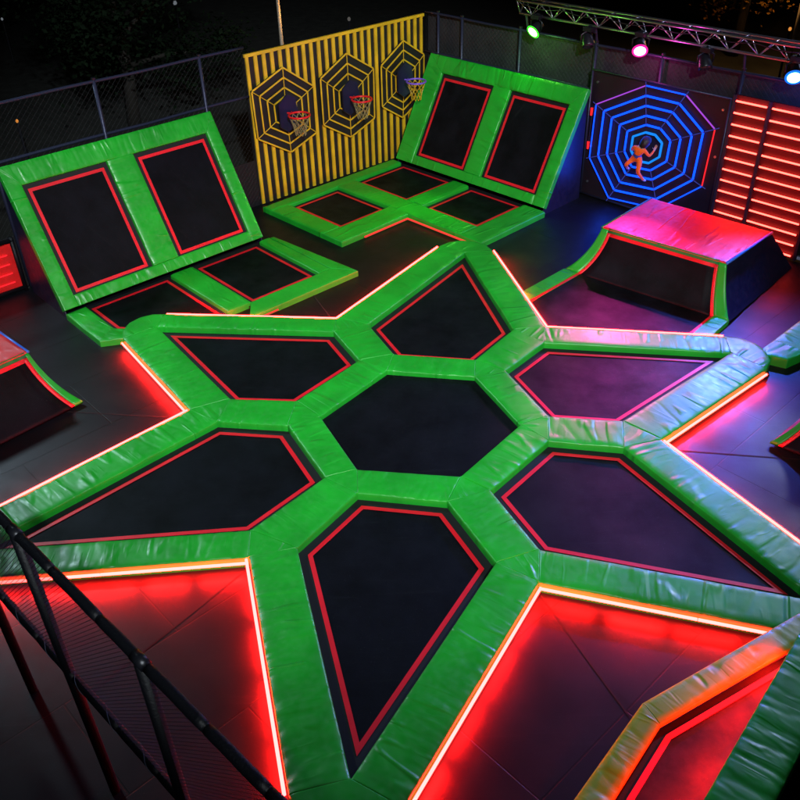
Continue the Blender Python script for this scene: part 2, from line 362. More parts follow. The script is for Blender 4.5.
def bed(open_poly, fr=FLAT, parent=None, z=.05, gap=.10, tw=.05, under=.06, cloth='mat'):
    """jumping bed inside a pad opening, with its red webbing border"""
    P = [v2(p) for p in open_poly]
    if area(P) < 0: P = P[::-1]
    O = inset(P, -under); a = inset(P, gap); b = inset(P, gap + tw); n = len(P)
    def ring(A, B, z):
        return [fr(p.x, p.y, z) for p in A] + [fr(p.x, p.y, z) for p in B], [(i, (i + 1) % n, n + (i + 1) % n, n + i) for i in range(n)]
    # bed: finely divided fan so it can sag a little
    c = sum(a, Vector((0, 0))) / n; vs = [fr(c.x, c.y, z - .02)]; fs = []; K = 6; rim = []
    for i in range(n):
        for k in range(8): rim.append(a[i].lerp(a[(i + 1) % n], k / 8))
    m = len(rim)
    for t in range(1, K + 1):
        for p in rim:
            q = c.lerp(p, t / K); vs.append(fr(q.x, q.y, z - .02 * (1 - (t / K) ** 2)))
    for i in range(m): fs.append((0, 1 + i, 1 + (i + 1) % m))
    for t in range(K - 1):
        for i in range(m): q = 1 + t * m; fs.append((q + i, q + m + i, q + m + (i + 1) % m, q + (i + 1) % m))
    mt = mesh('jumping_mat', vs, fs, M[cloth], parent, smooth=True)
    v, f = ring(O, a, z + .001); mesh('spring_cover', v, f, M['gap'], mt)
    v, f = ring(a, b, z + .003); v2_, f2_ = ring(a, b, z + .007); nn = len(v)
    sides = [(i, (i + 1) % n, nn + (i + 1) % n, nn + i) for i in range(n)] + [(n + (i + 1) % n, n + i, nn + n + i, nn + n + (i + 1) % n) for i in range(n)]
    mesh('red_border', v + v2_, [tuple(j + nn for j in q) for q in f2_] + sides, M['trim'], mt)
    return mt

def led_strip(p, q, out, parent, mat='led', r=.016, off=.03, z=.122, name='led_strip', gaps=True, wash=0, tilt=.60, lz=.145):
    """silicone neon tube clipped along the outside of a pad, in butted lengths"""
    p = Vector((p[0], p[1], 0)); q = Vector((q[0], q[1], 0)); d = (q - p); Ln = d.length; d.normalize(); o = Vector((out[0], out[1], 0)).normalized()
    mb = MB(); k = 0; x = .01
    while x < Ln - .05:
        e = min(x + (1.55 if gaps else 99), Ln - .01)
        a = p + d * x + o * off + Vector((0, 0, z)); b = p + d * (e - .008) + o * off + Vector((0, 0, z)); mb.tube([a, b], r, 8); x = e
    s = mb.build(name, M[mat], parent, smooth=True)
    if wash:
        zax = -(o * tilt + Vector((0, 0, -1))).normalized(); xax = d; yax = zax.cross(xax).normalized()
        rnd = random.Random(int(abs(p.x * 37 + q.y * 91)) + 3); ns_ = max(1, round(Ln / .62)); sl = Ln / ns_
        for k_ in range(ns_):
            La = bpy.data.lights.new('channel_light', 'AREA'); La.shape = 'RECTANGLE'; La.size = sl * rnd.uniform(.72, .92); La.size_y = .02; La.energy = wash * sl * rnd.uniform(.72, 1.25); La.color = (1, .006, .005); La.spread = R(128)
            lo = bpy.data.objects.new('channel_light', La); COL.objects.link(lo); lo.parent = s; c = p + d * (sl * (k_ + .5)) + o * (off + .022) + Vector((0, 0, lz)) - parent_world(s)
            lo.matrix_local = Matrix(((xax.x, yax.x, zax.x, c.x), (xax.y, yax.y, zax.y, c.y), (xax.z, yax.z, zax.z, c.z), (0, 0, 0, 1)))
    return s

# ------------------------------------------------------------------ setting: ground and floor
o = mesh('ground', [(-260, -120, -.06), (260, -120, -.06), (260, 420, -.06), (-260, 420, -.06)], [(0, 1, 2, 3)], M['ground']); o['kind'] = 'structure'
FB = Frame((-.2, 9.45, 0), (.69, -.723, 0), (-.723, -.69, 0))       # a along the back fence, b towards the arena
FA = Frame((-5.45, 3.10, 0), (.743, .669, 0), (.669, -.743, 0))     # a along the left fence, b towards the arena
cnr = [FB(-.5, -1.6), FB(17, -1.6), FB(17, 15.5), FB(-.5, 15.5)]
mb = MB().prism([(p.x, p.y) for p in cnr], -.05, 0)
o = mb.build('floor', M['floor']); o['kind'] = 'structure'

# ------------------------------------------------------------------ star trampoline
ZT = .16
px = {('h', 0): (520, 424), ('h', 1): (474.8, 375.8), ('h', 2): (387, 369.8), ('h', 3): (320.2, 415.8), ('h', 4): (357.3, 468.6), ('h', 5): (460.5, 475.5),
      ('c', 0): (662, 439), ('c', 1): (545.8, 325.8), ('c', 2): (337, 317.5), ('c', 3): (188.8, 408.9), ('c', 4): (248.5, 556), ('c', 5): (539, 581),
      ('t', 0): (730.5, 352), ('t', 1): (464.6, 252), ('t', 2): (157, 326.0), ('t', 3): (-27, 550), ('t', 4): (350.5, 778), ('t', 5): (818, 600),
      ('l', 0, 0): (623, 420), ('l', 0, 1): (544.4, 341.8), ('i', 0, 0): (548.8, 415), ('i', 0, 1): (505.9, 369.8),
      ('l', 1, 0): (513.3, 328.5), ('l', 1, 1): (368.3, 323.6), ('i', 1, 0): (475.6, 358.8), ('i', 1, 1): (394, 353.3),
      ('l', 2, 0): (333.4, 330.6), ('l', 2, 1): (230.3, 397.9), ('i', 2, 0): (359, 359.5), ('i', 2, 1): (296.3, 399.8),
      ('l', 3, 0): (217, 420.5), ('l', 3, 1): (250, 529), ('i', 3, 0): (287.5, 424.8), ('i', 3, 1): (324.5, 476.5),
      ('l', 4, 0): (297, 547), ('l', 4, 1): (495.5, 562), ('i', 4, 0): (357.5, 492.5), ('i', 4, 1): (447.5, 501),
      ('l', 5, 0): (540, 548.5), ('l', 5, 1): (624, 446.8), ('i', 5, 0): (491, 489.5), ('i', 5, 1): (548.8, 440)}
S = {k: v2(at(*p, ZT)) for k, p in px.items()}
star = thing('star_trampoline', 'big star-shaped trampoline in the middle, a hexagonal bed ringed by six kite-shaped beds', 'trampoline', (0, 0, 0))
def perp_foot(p, a, b):
    d = (b - a).normalized(); return a + d * (p - a).dot(d)
for k in range(6):
    k1 = (k + 1) % 6; km = (k - 1) % 6
    h0, h1 = S['h', k], S['h', k1]; i0, i1 = S['i', k, 0], S['i', k, 1]; im = S['i', km, 1]; l0 = S['l', k, 0]; lm = S['l', km, 1]; c = S['c', k]
    pad([h0, h1, i1, i0], parent=star, seams=(1, 3), seed=k)
    pad([h0, i0, im], parent=star, seams=(0, 1, 2), seed=k + 10)
    pad([i0, l0, lm, im], parent=star, seams=(1, 3), seed=k + 20)
    pad([lm, l0, c], parent=star, seams=(0, 1, 2), seed=k + 30)
    # arms of kite k : from notch c_k and c_k+1 to the tip
    t = S['t', k]; c1 = S['c', k1]; l1 = S['l', k, 1]; ctr = Vector((0, 0))
    ends = []
    for (cc, ll) in ((c, l0), (c1, l1)):
        d = (t - ll).normalized(); nn = Vector((-d.y, d.x)); w = (cc - ll).dot(nn); nn = nn * (1 if w > 0 else -1); w = abs(w)
        E = t + nn * w; ends.append((E, w, cc, nn))
        pad([ll, t, E, cc], parent=star, seams=(1, 3), seed=k * 3 + 40 + len(ends))
    # rounded cap round the tip
    (E0, w0, _, n0), (E1, w1, _, n1) = ends
    a0 = math.atan2(n0.y, n0.x); a1 = math.atan2(n1.y, n1.x); da = (a1 - a0 + math.pi) % (2 * math.pi) - math.pi
    arc = [t + Vector((math.cos(a0 + da * q / 5), math.sin(a0 + da * q / 5))) * (w0 + (w1 - w0) * q / 5) for q in range(6)]
    pad([t] + arc, parent=star, seams=(0, 6), seed=k + 60, wr=.5, res=.04)
    for (E, w, cc, nn) in ends:
        facing = nn.dot(Vector((CAM.x, CAM.y)) - cc) > 0
        led_strip(cc, E, nn, star, z=.085 if facing else .128, wash=22)
    bed([t, l0, i0, i1, l1], parent=star)
P = [S['h', k] for k in range(6)]
n = 6; a = inset(P, -.06); c = sum(P, Vector((0, 0))) / 6
vs = [(c.x, c.y, .055)] + [(*(c.lerp(a[i].lerp(a[(i + 1) % 6], j / 6), t / 6)), .055 + .025 * (t / 6) ** 2) for t in range(1, 7) for i in range(6) for j in range(6)]
fs = [(0, 1 + i, 1 + (i + 1) % 36) for i in range(36)] + [(1 + t * 36 + i, 1 + (t + 1) * 36 + i, 1 + (t + 1) * 36 + (i + 1) % 36, 1 + t * 36 + (i + 1) % 36) for t in range(5) for i in range(36)]
mesh('jumping_mat', vs, fs, M['mat'], star, smooth=True)

# cut lines of the floor running out from every notch
def seam_strip(p, q, w=.018):
    p, q = Vector((p[0], p[1], .004)), Vector((q[0], q[1], .004)); d = (q - p).normalized(); nn = Vector((-d.y, d.x, 0)) * w / 2
    return [p - nn, q - nn, q + nn, p + nn]
mb = MB()
for k in range(6):
    c = S['c', k]; d = c.normalized(); mb.add(seam_strip(c + d * .05, c + d * 2.0), [(0, 1, 2, 3)])
o = mb.build('floor_seam', M['seam']); o['kind'] = 'structure'

# ------------------------------------------------------------------ two wall-ramp trampolines
def slope_frame(F, run, rise, z0=.16):
    O = F(0, 0, z0); Y = (-F.Y) * run + Vector((0, 0, rise)); X = F.X
    return Frame(O, X, Y, X.cross(Y)), Y.length
def ramp(name, label, F, Ln, run, rise, xs, side_label=None):
    """xs: bed openings on the slope [(x0,x1)...]; y 0.2 .. top-0.35"""
    t = thing(name, label, 'trampoline', F(Ln / 2, 0, 0), 'ramp trampolines against the fences')
    sf, Sl = slope_frame(F, run, rise)
    y0, y1 = .185, Sl - .34
    th = dict(fr=sf, bottom=-.12, top=.0, parent=t)
    w0 = xs[0][0]; w1 = Ln - xs[-1][1]
    pad([(w0, y1), (Ln - w1, y1), (Ln, Sl), (0, Sl)], seams=(1, 3), seed=1, wr=1.3, **th)
    pad([(xs[0][0], .0), (xs[-1][1], .0), (xs[-1][1], y0), (xs[0][0], y0)], seams=(0,), seed=2, **th)
    pad([(0, .0), (0, Sl), (xs[0][0], y1), (xs[0][0], .0)][::-1], seams=(3, 1, 2), seed=3, wr=1.6, **th)
    pad([(xs[-1][1], .0), (xs[-1][1], y1), (Ln, Sl), (Ln, .0)][::-1], seams=(3, 1), seed=4, wr=1.6, **th)
    for i in range(len(xs) - 1):
        pad([(xs[i][1], y0), (xs[i][1], y1), (xs[i + 1][0], y1), (xs[i + 1][0], y0)][::-1], seams=(3, 1), seed=5, **th)
    for (x0, x1) in xs: bed([(x0, y0 - .045), (x1, y0 - .045), (x1, y1), (x0, y1)], fr=sf, parent=t, z=-.075, gap=.07)
    # side sheets and back sheet
    for s_ in (.01, Ln - .01):
        A = F(s_, .0, 0.0); B = F(s_, -run - .08, 0); Cc = F(s_, -run - .02, rise + .05); D = F(s_, -.02, .05)
        w = F.X * (.02 if s_ < 1 else -.02)
        vs = [A, B, Cc, D, A + w, B + w, Cc + w, D + w]
        mesh('side_sheet', vs, [(0, 1, 2, 3), (7, 6, 5, 4), (0, 4, 5, 1), (1, 5, 6, 2), (2, 6, 7, 3), (3, 7, 4, 0)], M['navy'], t)
    mb = MB().box(F(.04, -run - .1, 0), F.X * (Ln - .08), F.Y * .02, Vector((0, 0, rise + .05))); mb.build('back_sheet', M['black_vinyl'], t)
    return t
LA, LB = 3.80, 3.98
rampA = ramp('ramp_trampoline', 'left ramp trampoline, two tilted beds in green pads leaning at the mesh fence', FA, LA, 1.2, 2.0, [(.34 - .1, 1.66), (2.14, 3.58 - .02)])
rampB = ramp('ramp_trampoline', 'back ramp trampoline beside the yellow striped wall, two tilted beds in green pads', FB, LB, 1.1, 1.97, [(.46, 1.86), (2.30, 3.70)])
# level beds in front of ramp B (an L of three)
def P2(F, a, b): q = F(a, b); return (q.x, q.y)
def rect(F, a0, b0, a1, b1): return [P2(F, a0, b0), P2(F, a1, b0), P2(F, a1, b1), P2(F, a0, b1)]
def flat(F, cells, parent, **kw):
    for (a0, b0, a1, b1, sm) in cells: pad(rect(F, a0, b0, a1, b1), parent=parent, seams=sm, **kw)
pb = rampB
flat(FB, [(-.12, .02, .18, 3.5, (0,)), ], pb, top=.115, seed=1)
flat(FB, [(.18, 1.35, 3.52, 1.83, (1, 3)), (1.68, .02, 2.12, 1.35, (0, 2)), (3.52, .02, 4.05, 1.83, (0,))], pb, top=.115, seed=2)
flat(FB, [(1.68, 1.83, 2.2, 3.5, (0,)), (.18, 3.08, 1.68, 3.5, (1, 3))], pb, top=.115, seed=3)
bed(rect(FB, .18, -.05, 1.68, 1.35), parent=pb, z=.035, gap=.08); bed(rect(FB, 2.12, -.05, 3.52, 1.35), parent=pb, z=.035, gap=.08); bed(rect(FB, .18, 1.83, 1.68, 3.08), parent=pb, z=.035, gap=.08)
# dim LED strip round the outside of the L
mb = MB()
for (p, q) in ((FB(2.26, 3.0, .05), FB(2.26, 1.90, .05)), (FB(2.26, 1.90, .05), FB(4.02, 1.90, .05))): mb.tube([p, q], .018, 6)
mb.build('led_strip', M['led_thin'], pb, smooth=True)
# level beds in front of ramp A
pa = rampA
def near(F, a, b): return P2(F, a, b)
flat(FA, [(1.86, .02, 2.30, 1.74, (0,)), (3.68, .02, 3.92, 1.74, (0, 2))], pa, top=.115, seed=4)
pad([near(FA, 2.30, 1.74), near(FA, 3.92, 1.74), near(FA, 4.2, 2.14), near(FA, 2.0, 2.14)], parent=pa, top=.115, seams=(3,), seed=5)
pad([near(FA, 3.92, .02), near(FA, 4.0, .02), near(FA, 4.2, 2.14), near(FA, 3.92, 1.74)], parent=pa, top=.115, seams=(2, 3), seed=6)
pad([near(FA, 0, .0), near(FA, .34, .0), near(FA, .34, .92), near(FA, .0, 1.13)], parent=pa, top=.115, seams=(2,), seed=7)
pad([near(FA, .0, 1.13), near(FA, .34, .92), near(FA, .62, 1.22), near(FA, .40, 1.36)], parent=pa, top=.115, seams=(0,), seed=8)
bed([near(FA, 2.30, -.05), near(FA, 3.68, -.05), near(FA, 3.68, 1.74), near(FA, 2.30, 1.74)], parent=pa, z=.035, gap=.08)
bed([near(FA, .34, -.05), near(FA, 1.86, -.05), near(FA, 1.86, 1.74), near(FA, .8, 1.5), near(FA, .34, .9)], parent=pa, z=.035, gap=.07, under=.02)
mb = MB().tube([FA(2.5, 2.19, .06), FA(2.1, 2.19, .06)], .014, 6); mb.build('led_strip', M['led_thin'], pa, smooth=True)

# ------------------------------------------------------------------ quarter-pipe boxes
def qbox(label, T, Fo, zt, flat_to=None, gw=.12, gf=.24):
    """T: top corners (front-left, front-right, back-right, back-left) seen from the slope; Fo: floor corners in the same order"""
    T = [Vector((p[0], p[1], zt)) for p in T]; Fo = [Vector((p[0], p[1], 0)) for p in Fo]
    c = sum(Fo, Vector()) / 4; t = thing('quarter_pipe', label, 'ramp', (c.x, c.y, 0), 'red-topped quarter pipe boxes')
    zf = .055; K = 14
    def prof(u, s, dz=0):
        """u across 0..1, s down the slope 0..1"""
        a = T[0].lerp(T[1], u); b = Fo[0].lerp(Fo[1], u); th = s * math.pi / 2
        h = .52 * s + .48 * (1 - math.cos(th)); z = (1 - s) * .52 + .48 * (1 - math.sin(th))
        p = a.lerp(b, h); p.z = zf + (zt - .03 - zf) * z + dz; return p
    W0 = (T[1] - T[0]).length; W1 = (Fo[1] - Fo[0]).length
    def strip(name, u0, u1, s0, s1, mat, dz, parent, thick=.05, m=6):
        vs = []; fs = []
        for i in range(K + 1):
            s = s0 + (s1 - s0) * i / K
            for j in range(m + 1):
                a = u0(s); b = u1(s); vs.append(prof(a + (b - a) * j / m, s, dz))
        for i in range(K):
            for j in range(m):
                q = i * (m + 1) + j; fs.append((q, q + m + 1, q + m + 2, q + 1))
        ob = mesh(name, vs, fs, M[mat], parent, smooth=True)
        md = ob.modifiers.new('thickness', 'SOLIDIFY'); md.thickness = thick; md.offset = -1
        return ob
    g = lambda s: (gw + (gf - gw) * s) / (W0 + (W1 - W0) * s)
    tr = lambda s: g(s) + .055 / (W0 + (W1 - W0) * s)
    mt = strip('slope_mat', tr, lambda s: 1 - tr(s), .07, 1, 'mat', 0, t, m=14)
    strip('red_border', g, tr, .05, 1, 'trim', .006, mt, .02, 2); strip('red_border', lambda s: 1 - tr(s), lambda s: 1 - g(s), .05, 1, 'trim', .006, mt, .02, 2)
    strip('red_border', tr, lambda s: 1 - tr(s), .05, .11, 'trim', .008, mt, .02, 8)
    strip('edge_pad', lambda s: 0, g, 0, 1, 'green', .012, t, .06, 4); strip('edge_pad', lambda s: 1 - g(s), lambda s: 1, 0, 1, 'green', .012, t, .06, 4)
    strip('lip_pad', lambda s: g(s), lambda s: 1 - g(s), -.03, .05, 'lip_green', .010, t, .03, 10)
    # red top cushion
    X = (T[1] - T[0]).normalized()
    pad([(p.x, p.y) for p in T], bottom=zt - .06, top=zt + .012, mat='red_vinyl', parent=t, name='top_pad', r=.02, wr=.5)
    # side and back sheets
    for (u, i, j) in ((1, 1, 2), (0, 0, 3)):
        front = [prof(u, s / K) for s in range(K + 1)]; top_b = T[j].copy(); top_b.z = zt - .03
        vs = []; fs = []; rows = 10
        Fb = Fo[j]
        for s, p in enumerate(front):
            for q in range(rows + 1):
                w = q / rows; pt = p.lerp(top_b.lerp(Fb, s / K), w)
                pt = pt + (X if u == 1 else -X) * (.014 * noise.noise((pt.x * 5, pt.y * 5, pt.z * 1.5)) * (1 if 0 < q < rows else 0)); vs.append(pt)
        for s in range(K):
            for q in range(rows):
                a = s * (rows + 1) + q; fs.append((a, a + 1, a + rows + 2, a + rows + 1))
        # skirt under the curved front edge
        n0 = len(vs)
        for s, p in enumerate(front): vs.append(Vector((p.x, p.y, 0)))
        mesh('side_sheet', vs, fs, M['navy'], t, smooth=True)
        e = MB().tube([T[i] + Vector((0, 0, -.01)), T[j] + Vector((0, 0, -.01))], .022, 8); e.build('corner_piping', M['blue_glint'] if u == 1 else M['lip_green'], t, smooth=True)  # right edge coloured blue for the light it reflects
    vs = [T[2], T[3], Fo[3], Fo[2]]; vs = [v.copy() for v in vs]; vs[0].z = vs[1].z = zt - .03
    mesh('back_sheet', vs, [(0, 1, 2, 3)], M['navy'], t)
    if flat_to:
        A, Cn, B = [Vector((p[0], p[1], 0)) for p in flat_to]
        def up_(p, z): p = p.copy(); p.z = z; return p
        e_ = (Fo[1] - Fo[0]).normalized(); da = (A - Fo[0]).normalized(); db = (B - Fo[1]).normalized()
        a0_, b0_ = Fo[0] + e_ * (gf + .055), Fo[1] - e_ * (gf + .055)
        a1_, b1_ = A + e_ * (gf + .055), B - e_ * (gf + .055)
        mesh('landing_mat', [up_(p, zf) for p in (a0_, b0_, b1_ + db * .1, Cn - (Cn - A).normalized() * 0 + Vector((-.12, -.15, 0)), a1_ + da * .3)], [(4, 3, 2, 1, 0)], M['mat'], t)
        for (p, q, sg_) in ((Fo[0] + e_ * gf, A + e_ * gf + da * .2, 1), (Fo[1] - e_ * gf, B - e_ * gf + db * .1, -1)):
            v_ = [up_(x, zf + .006) for x in (p, q, q + e_ * .055 * sg_, p + e_ * .055 * sg_)]; mesh('red_border', v_, [(0, 1, 2, 3) if sg_ > 0 else (3, 2, 1, 0)], M['trim'], t)
            w_ = [Vector((x.x, x.y)) for x in (p - e_ * gf * sg_, q - e_ * gf * sg_, q, p)]
            pad(w_, parent=t, top=.085, r=.02, seams=(0, 2))
    return t
qbox('large complete quarter pipe with red top, in front of the blue light web',
     [(3.13, 4.31), (4.72, 2.92), (5.78, 3.95), (4.23, 5.44)], [(2.58, 4.26), (4.73, 2.41), (6.38, 4.19), (4.33, 5.95)], .78, flat_to=[(1.74, 3.46), (1.97, 2.42), (4.28, 1.93)])
e2 = Vector((.68, .73)); p2 = Vector((.73, -.68)); T2 = Vector((-5.13, .93)); T1 = T2 - e2 * 2.1
qbox('quarter pipe cut off by the left edge, part of its red top showing',
     [tuple(T1), tuple(T2), tuple(T2 - p2 * 1.0), tuple(T1 - p2 * 1.0)],
     [tuple(T1 - e2 * .3 + p2 * .55), (-4.53, .78), tuple(T2 - p2 * 1.0 + e2 * .02), tuple(T1 - p2 * 1.1 - e2 * .1)], .78, gw=.05, gf=.12)
e3 = Vector((.753, -.658)); p3 = Vector((-.658, -.753)); T1 = Vector((4.86, -.40)); T2 = T1 + e3 * 2.1
qbox('quarter pipe cut off by the right edge, only the tip of its green edge showing',
     [tuple(T1), tuple(T2), tuple(T2 - p3 * 1.4), tuple(T1 - p3 * 1.4)],
     [(4.29, -.49), tuple(T2 + e3 * .3 + p3 * .4), tuple(T2 - p3 * 1.5 + e3 * .2), tuple(T1 - p3 * 1.5 - e3 * .1)], .78, gw=.05, gf=.10)

# ------------------------------------------------------------------ trampoline starting at the star's right tip
t = thing('corner_trampoline', 'green padded edge of another trampoline touching the right tip of the star', 'trampoline', (5.2, 1.6, 0))
A = v2(at(763, 347, .16)); Bq = v2(at(780, 362, .16)); d = Vector((.745, .667)); Wd = Vector((.667, -.745))
Q = [A, A + Wd * .16 - d * .12, A + Wd * .34 - d * .05, A + Wd * .5 + d * .13, A + d * .25]
pad([A, A + d * .30, A + d * .30 + Wd * .47, A + Wd * .40 - d * .04, A + Wd * .1 - d * .14][::1], parent=t, seams=(1,), seed=3)
pad([A + d * .30, A + d * 3.2, A + d * 3.2 + Wd * .47, A + d * .30 + Wd * .47], parent=t, seams=(1, 3), seed=4)
pad([A + d * 2.73 + Wd * .47, A + d * 3.2 + Wd * .47, A + d * 3.2 + Wd * 2.4, A + d * 2.73 + Wd * 2.4], parent=t, seams=(1, 3), seed=5)
bed([A + d * .55 + Wd * .47, A + d * 2.73 + Wd * .47, A + d * 2.73 + Wd * 2.4, A + d * .55 + Wd * 2.4], parent=t, gap=.08)

# ------------------------------------------------------------------ foreground trampoline, right corner
t = thing('foreground_trampoline', 'foreground trampoline in the lower right corner with a glowing red bed', 'trampoline', (2.3, -4.6, 0))
zz = .26
O0 = v2(at(643, 699, zz)); O1 = v2(at(800, 609, zz)); O2 = v2(at(571, 800, zz)); dU = (O1 - O0).normalized(); dL = (O2 - O0).normalized()
I0 = v2(at(661, 722, zz)); I1 = v2(at(800, 641, zz)); I2 = v2(at(612, 800, zz)); dI = (I1 - I0).normalized(); dJ = (I2 - I0).normalized()
O1b = O0 + dU * 2.7; I1b = I0 + dI * 2.35; O2b = O0 + dL * 2.2; I2b = I0 + dJ * 2.2
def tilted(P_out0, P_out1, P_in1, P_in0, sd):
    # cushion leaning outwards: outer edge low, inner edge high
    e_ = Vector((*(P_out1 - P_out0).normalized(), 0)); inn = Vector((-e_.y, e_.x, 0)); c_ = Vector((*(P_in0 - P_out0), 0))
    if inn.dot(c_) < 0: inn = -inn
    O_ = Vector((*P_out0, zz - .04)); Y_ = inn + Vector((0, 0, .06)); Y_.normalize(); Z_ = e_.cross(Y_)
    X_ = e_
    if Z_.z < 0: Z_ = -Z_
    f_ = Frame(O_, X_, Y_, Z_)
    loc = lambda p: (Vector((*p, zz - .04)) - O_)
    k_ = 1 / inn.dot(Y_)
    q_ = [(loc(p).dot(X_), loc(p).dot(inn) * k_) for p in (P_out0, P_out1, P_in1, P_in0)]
    pad(q_, fr=f_, parent=t, bottom=-.06, top=.0, seams=(1, 3), seed=sd, wr=1.1, mat='red_lit_green')
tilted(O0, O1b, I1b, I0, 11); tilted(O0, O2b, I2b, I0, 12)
zr = .55
R0 = v2(at(703, 800, zr)); R1 = v2(at(795, 640, zr)); dR = (R1 - R0).normalized(); nR = Vector((dR.y, -dR.x)); RW = .42
pad([R0 - dR * 1.0, R1 + dR * .35, R1 + dR * .35 + nR * RW, R0 - dR * 1.0 + nR * RW], parent=t, top=zr, bottom=.0, seed=13, wr=1.4)
f0 = v2(at(640, 800, .1))
bp_ = [I0, I1b, R1 + dR * .3 + nR * .2, R0 - dR * 1.0 + nR * .2, I2b]
bed(bp_, parent=t, z=.15, gap=.07, under=.0, cloth='pale_mat')
led_strip(R0 - dR * .9, R1 + dR * .1, -nR, t, z=.22, r=.010, off=.014, gaps=False, mat='led_strong', wash=17, tilt=1.6, lz=.30)

# ------------------------------------------------------------------ fences
def net_lines(mb, fr, a0, a1, h0, h1, sp, w):
    """diagonal cords of a net clipped to a rectangle of the plane fr(a, 0, h)"""
    W = a1 - a0; H = h1 - h0; s = sp * math.sqrt(2); k = -H
    dz = fr.Y * (w / 2)
    while k < W:
        for sgn in (1, -1):
            # line a = k + h (or mirrored)
            ha = max(0, -k); hb = min(H, W - k)
            if hb <= ha: continue
            A = (k + ha, ha); B = (k + hb, hb)
            if sgn < 0: A = (W - A[0], A[1]); B = (W - B[0], B[1])
            p = fr(a0 + A[0], 0, h0 + A[1]); q = fr(a0 + B[0], 0, h0 + B[1]); d = (q - p).normalized(); n_ = d.cross(fr.Y).normalized() * (w / 2)
            off = fr.Y * (w * .6 * sgn)
            mb.add([p - n_ + off, p + n_ + off, p + dz + off, q - n_ + off, q + n_ + off, q + dz + off], [(0, 1, 4, 3), (1, 2, 5, 4), (2, 0, 3, 5)])
        k += s
def fence(label, fr, a0, a1, posts, top, rails, sp, w, pr=.03, group='mesh fences round the arena', mat='bluesteel', cat='fence', coil=True, h0=.05):
    t = thing('mesh_fence', label, cat, fr((a0 + a1) / 2, 0, 0), group)
    for a in posts:
        mb = MB().tube([fr(a, 0, 0), fr(a, 0, top + .03)], pr, 10); p = mb.build('post', M[mat], t, smooth=True)
        mb = MB().tube([fr(a, 0, top + .03), fr(a, 0, top + .06)], pr * 1.25, 10); mb.build('cap', M['steel'], p)
    for z in rails:
        n_ = int((a1 - a0) / .35); pts = [fr(a0 + (a1 - a0) * i / n_, .004 * math.sin(i * 1.7), z + .006 * math.sin(i * .9)) for i in range(n_ + 1)]
        MB().tube(pts, pr * .85, 8).build('rail', M[mat], t, smooth=True)
    mb = MB(); net_lines(mb, fr, a0, a1, h0, top, sp, w); mb.build('net', M['net'], t)
    return t
FBk = Frame(FB(0, -1.45), FB.X, FB.Y)
FLf = Frame((-2.88, 7.46, 0), FA.X, FA.Y)
t = fence('tall mesh fence at left, behind the left ramp trampoline', FLf, -9, 0, (-8.4, -6.6, -4.75, -2.88, -.92), 2.97, (2.97, 2.12), .07, .003)
fence('tall mesh fence behind the back ramp trampoline and the truss', FBk, -.5, 14, (-.12, .55, 2.07, 3.83, 5.2, 6.68, 8.6, 10.6, 12.6), 2.82, (2.81, 2.02), .07, .003)
ws = MB().box(FBk(-.5, -.10, .05), FBk.X * 14.5, FBk.Y * .012, Vector((0, 0, 2.72))).build('wind_screen', M['screen'])
tag(ws, 'dark fabric wind screen stretched behind the back mesh fence', 'wind screen')
MB().box(FLf(-9, -.06, 0), FLf.X * 9, FLf.Y * .0 + FLf.Y * .02, Vector((0, 0, .9))).build('kick_sheet', M['black_vinyl'], t)
# near fence
nf = Frame((-2.84 - .70 * 3, -4.63 + .69 * 3, 0), (.70, -.69, 0), (.69, .70, 0))
t = thing('near_fence', 'black padded safety fence with fine netting crossing the lower left corner', 'fence', nf(4, 0, 0), 'mesh fences round the arena')
P1a = 3.14; P2a = P1a + math.hypot(-1.64 + 2.67, -5.79 + 4.79)
for a in (P1a - 1.43, P1a, P2a, P2a + 1.43):
    p = MB().tube([nf(a, 0, 0), nf(a, 0, 2.95)], .040, 12).build('post', M['foam'], t, smooth=True)
    mb = MB().tube([nf(a - .055, 0, 2.97), nf(a + .055, 0, 2.97)], .038, 12); mb.build('clamp', M['steel'], p, smooth=True)
def padded(z, r):
    mb = MB(); x = 0
    mb.tube([nf(0, 0, z), nf(7, 0, z)], r * .8, 12)
    while x < 7:
        Ln = .48 + .12 * random.random(); n_ = 8
        pts = [nf(x + .004 + (Ln - .012) * i / n_, 0, z + .003 * math.sin(i + x)) for i in range(n_ + 1)]
        rr = [r * (.93 if i in (0, n_) else 1) for i in range(n_ + 1)]
        mb.tube(pts, rr, 12); x += Ln
    return mb
padded(2.97, .033).build('rail', M['foam'], t, smooth=True)
padded(1.57, .033).build('rail', M['foam'], t, smooth=True)
mb = MB(); net_lines(mb, nf, 0, 7, 1.57, 2.95, .026, .0038); mb.build('net', M['net'], t)
# lacing spiralling round the lower rail and up the posts
mb = MB(); pts = []
for i in range(900): a = i * .0078; pts.append(nf(a + .006 * math.sin(i * .37), .035 * math.cos(i * .11), 1.572 + .035 * math.sin(i * .11)))
mb.tube(pts, .0022, 5, cap=False)
mb.build('lacing', M['lace'], t, smooth=True)

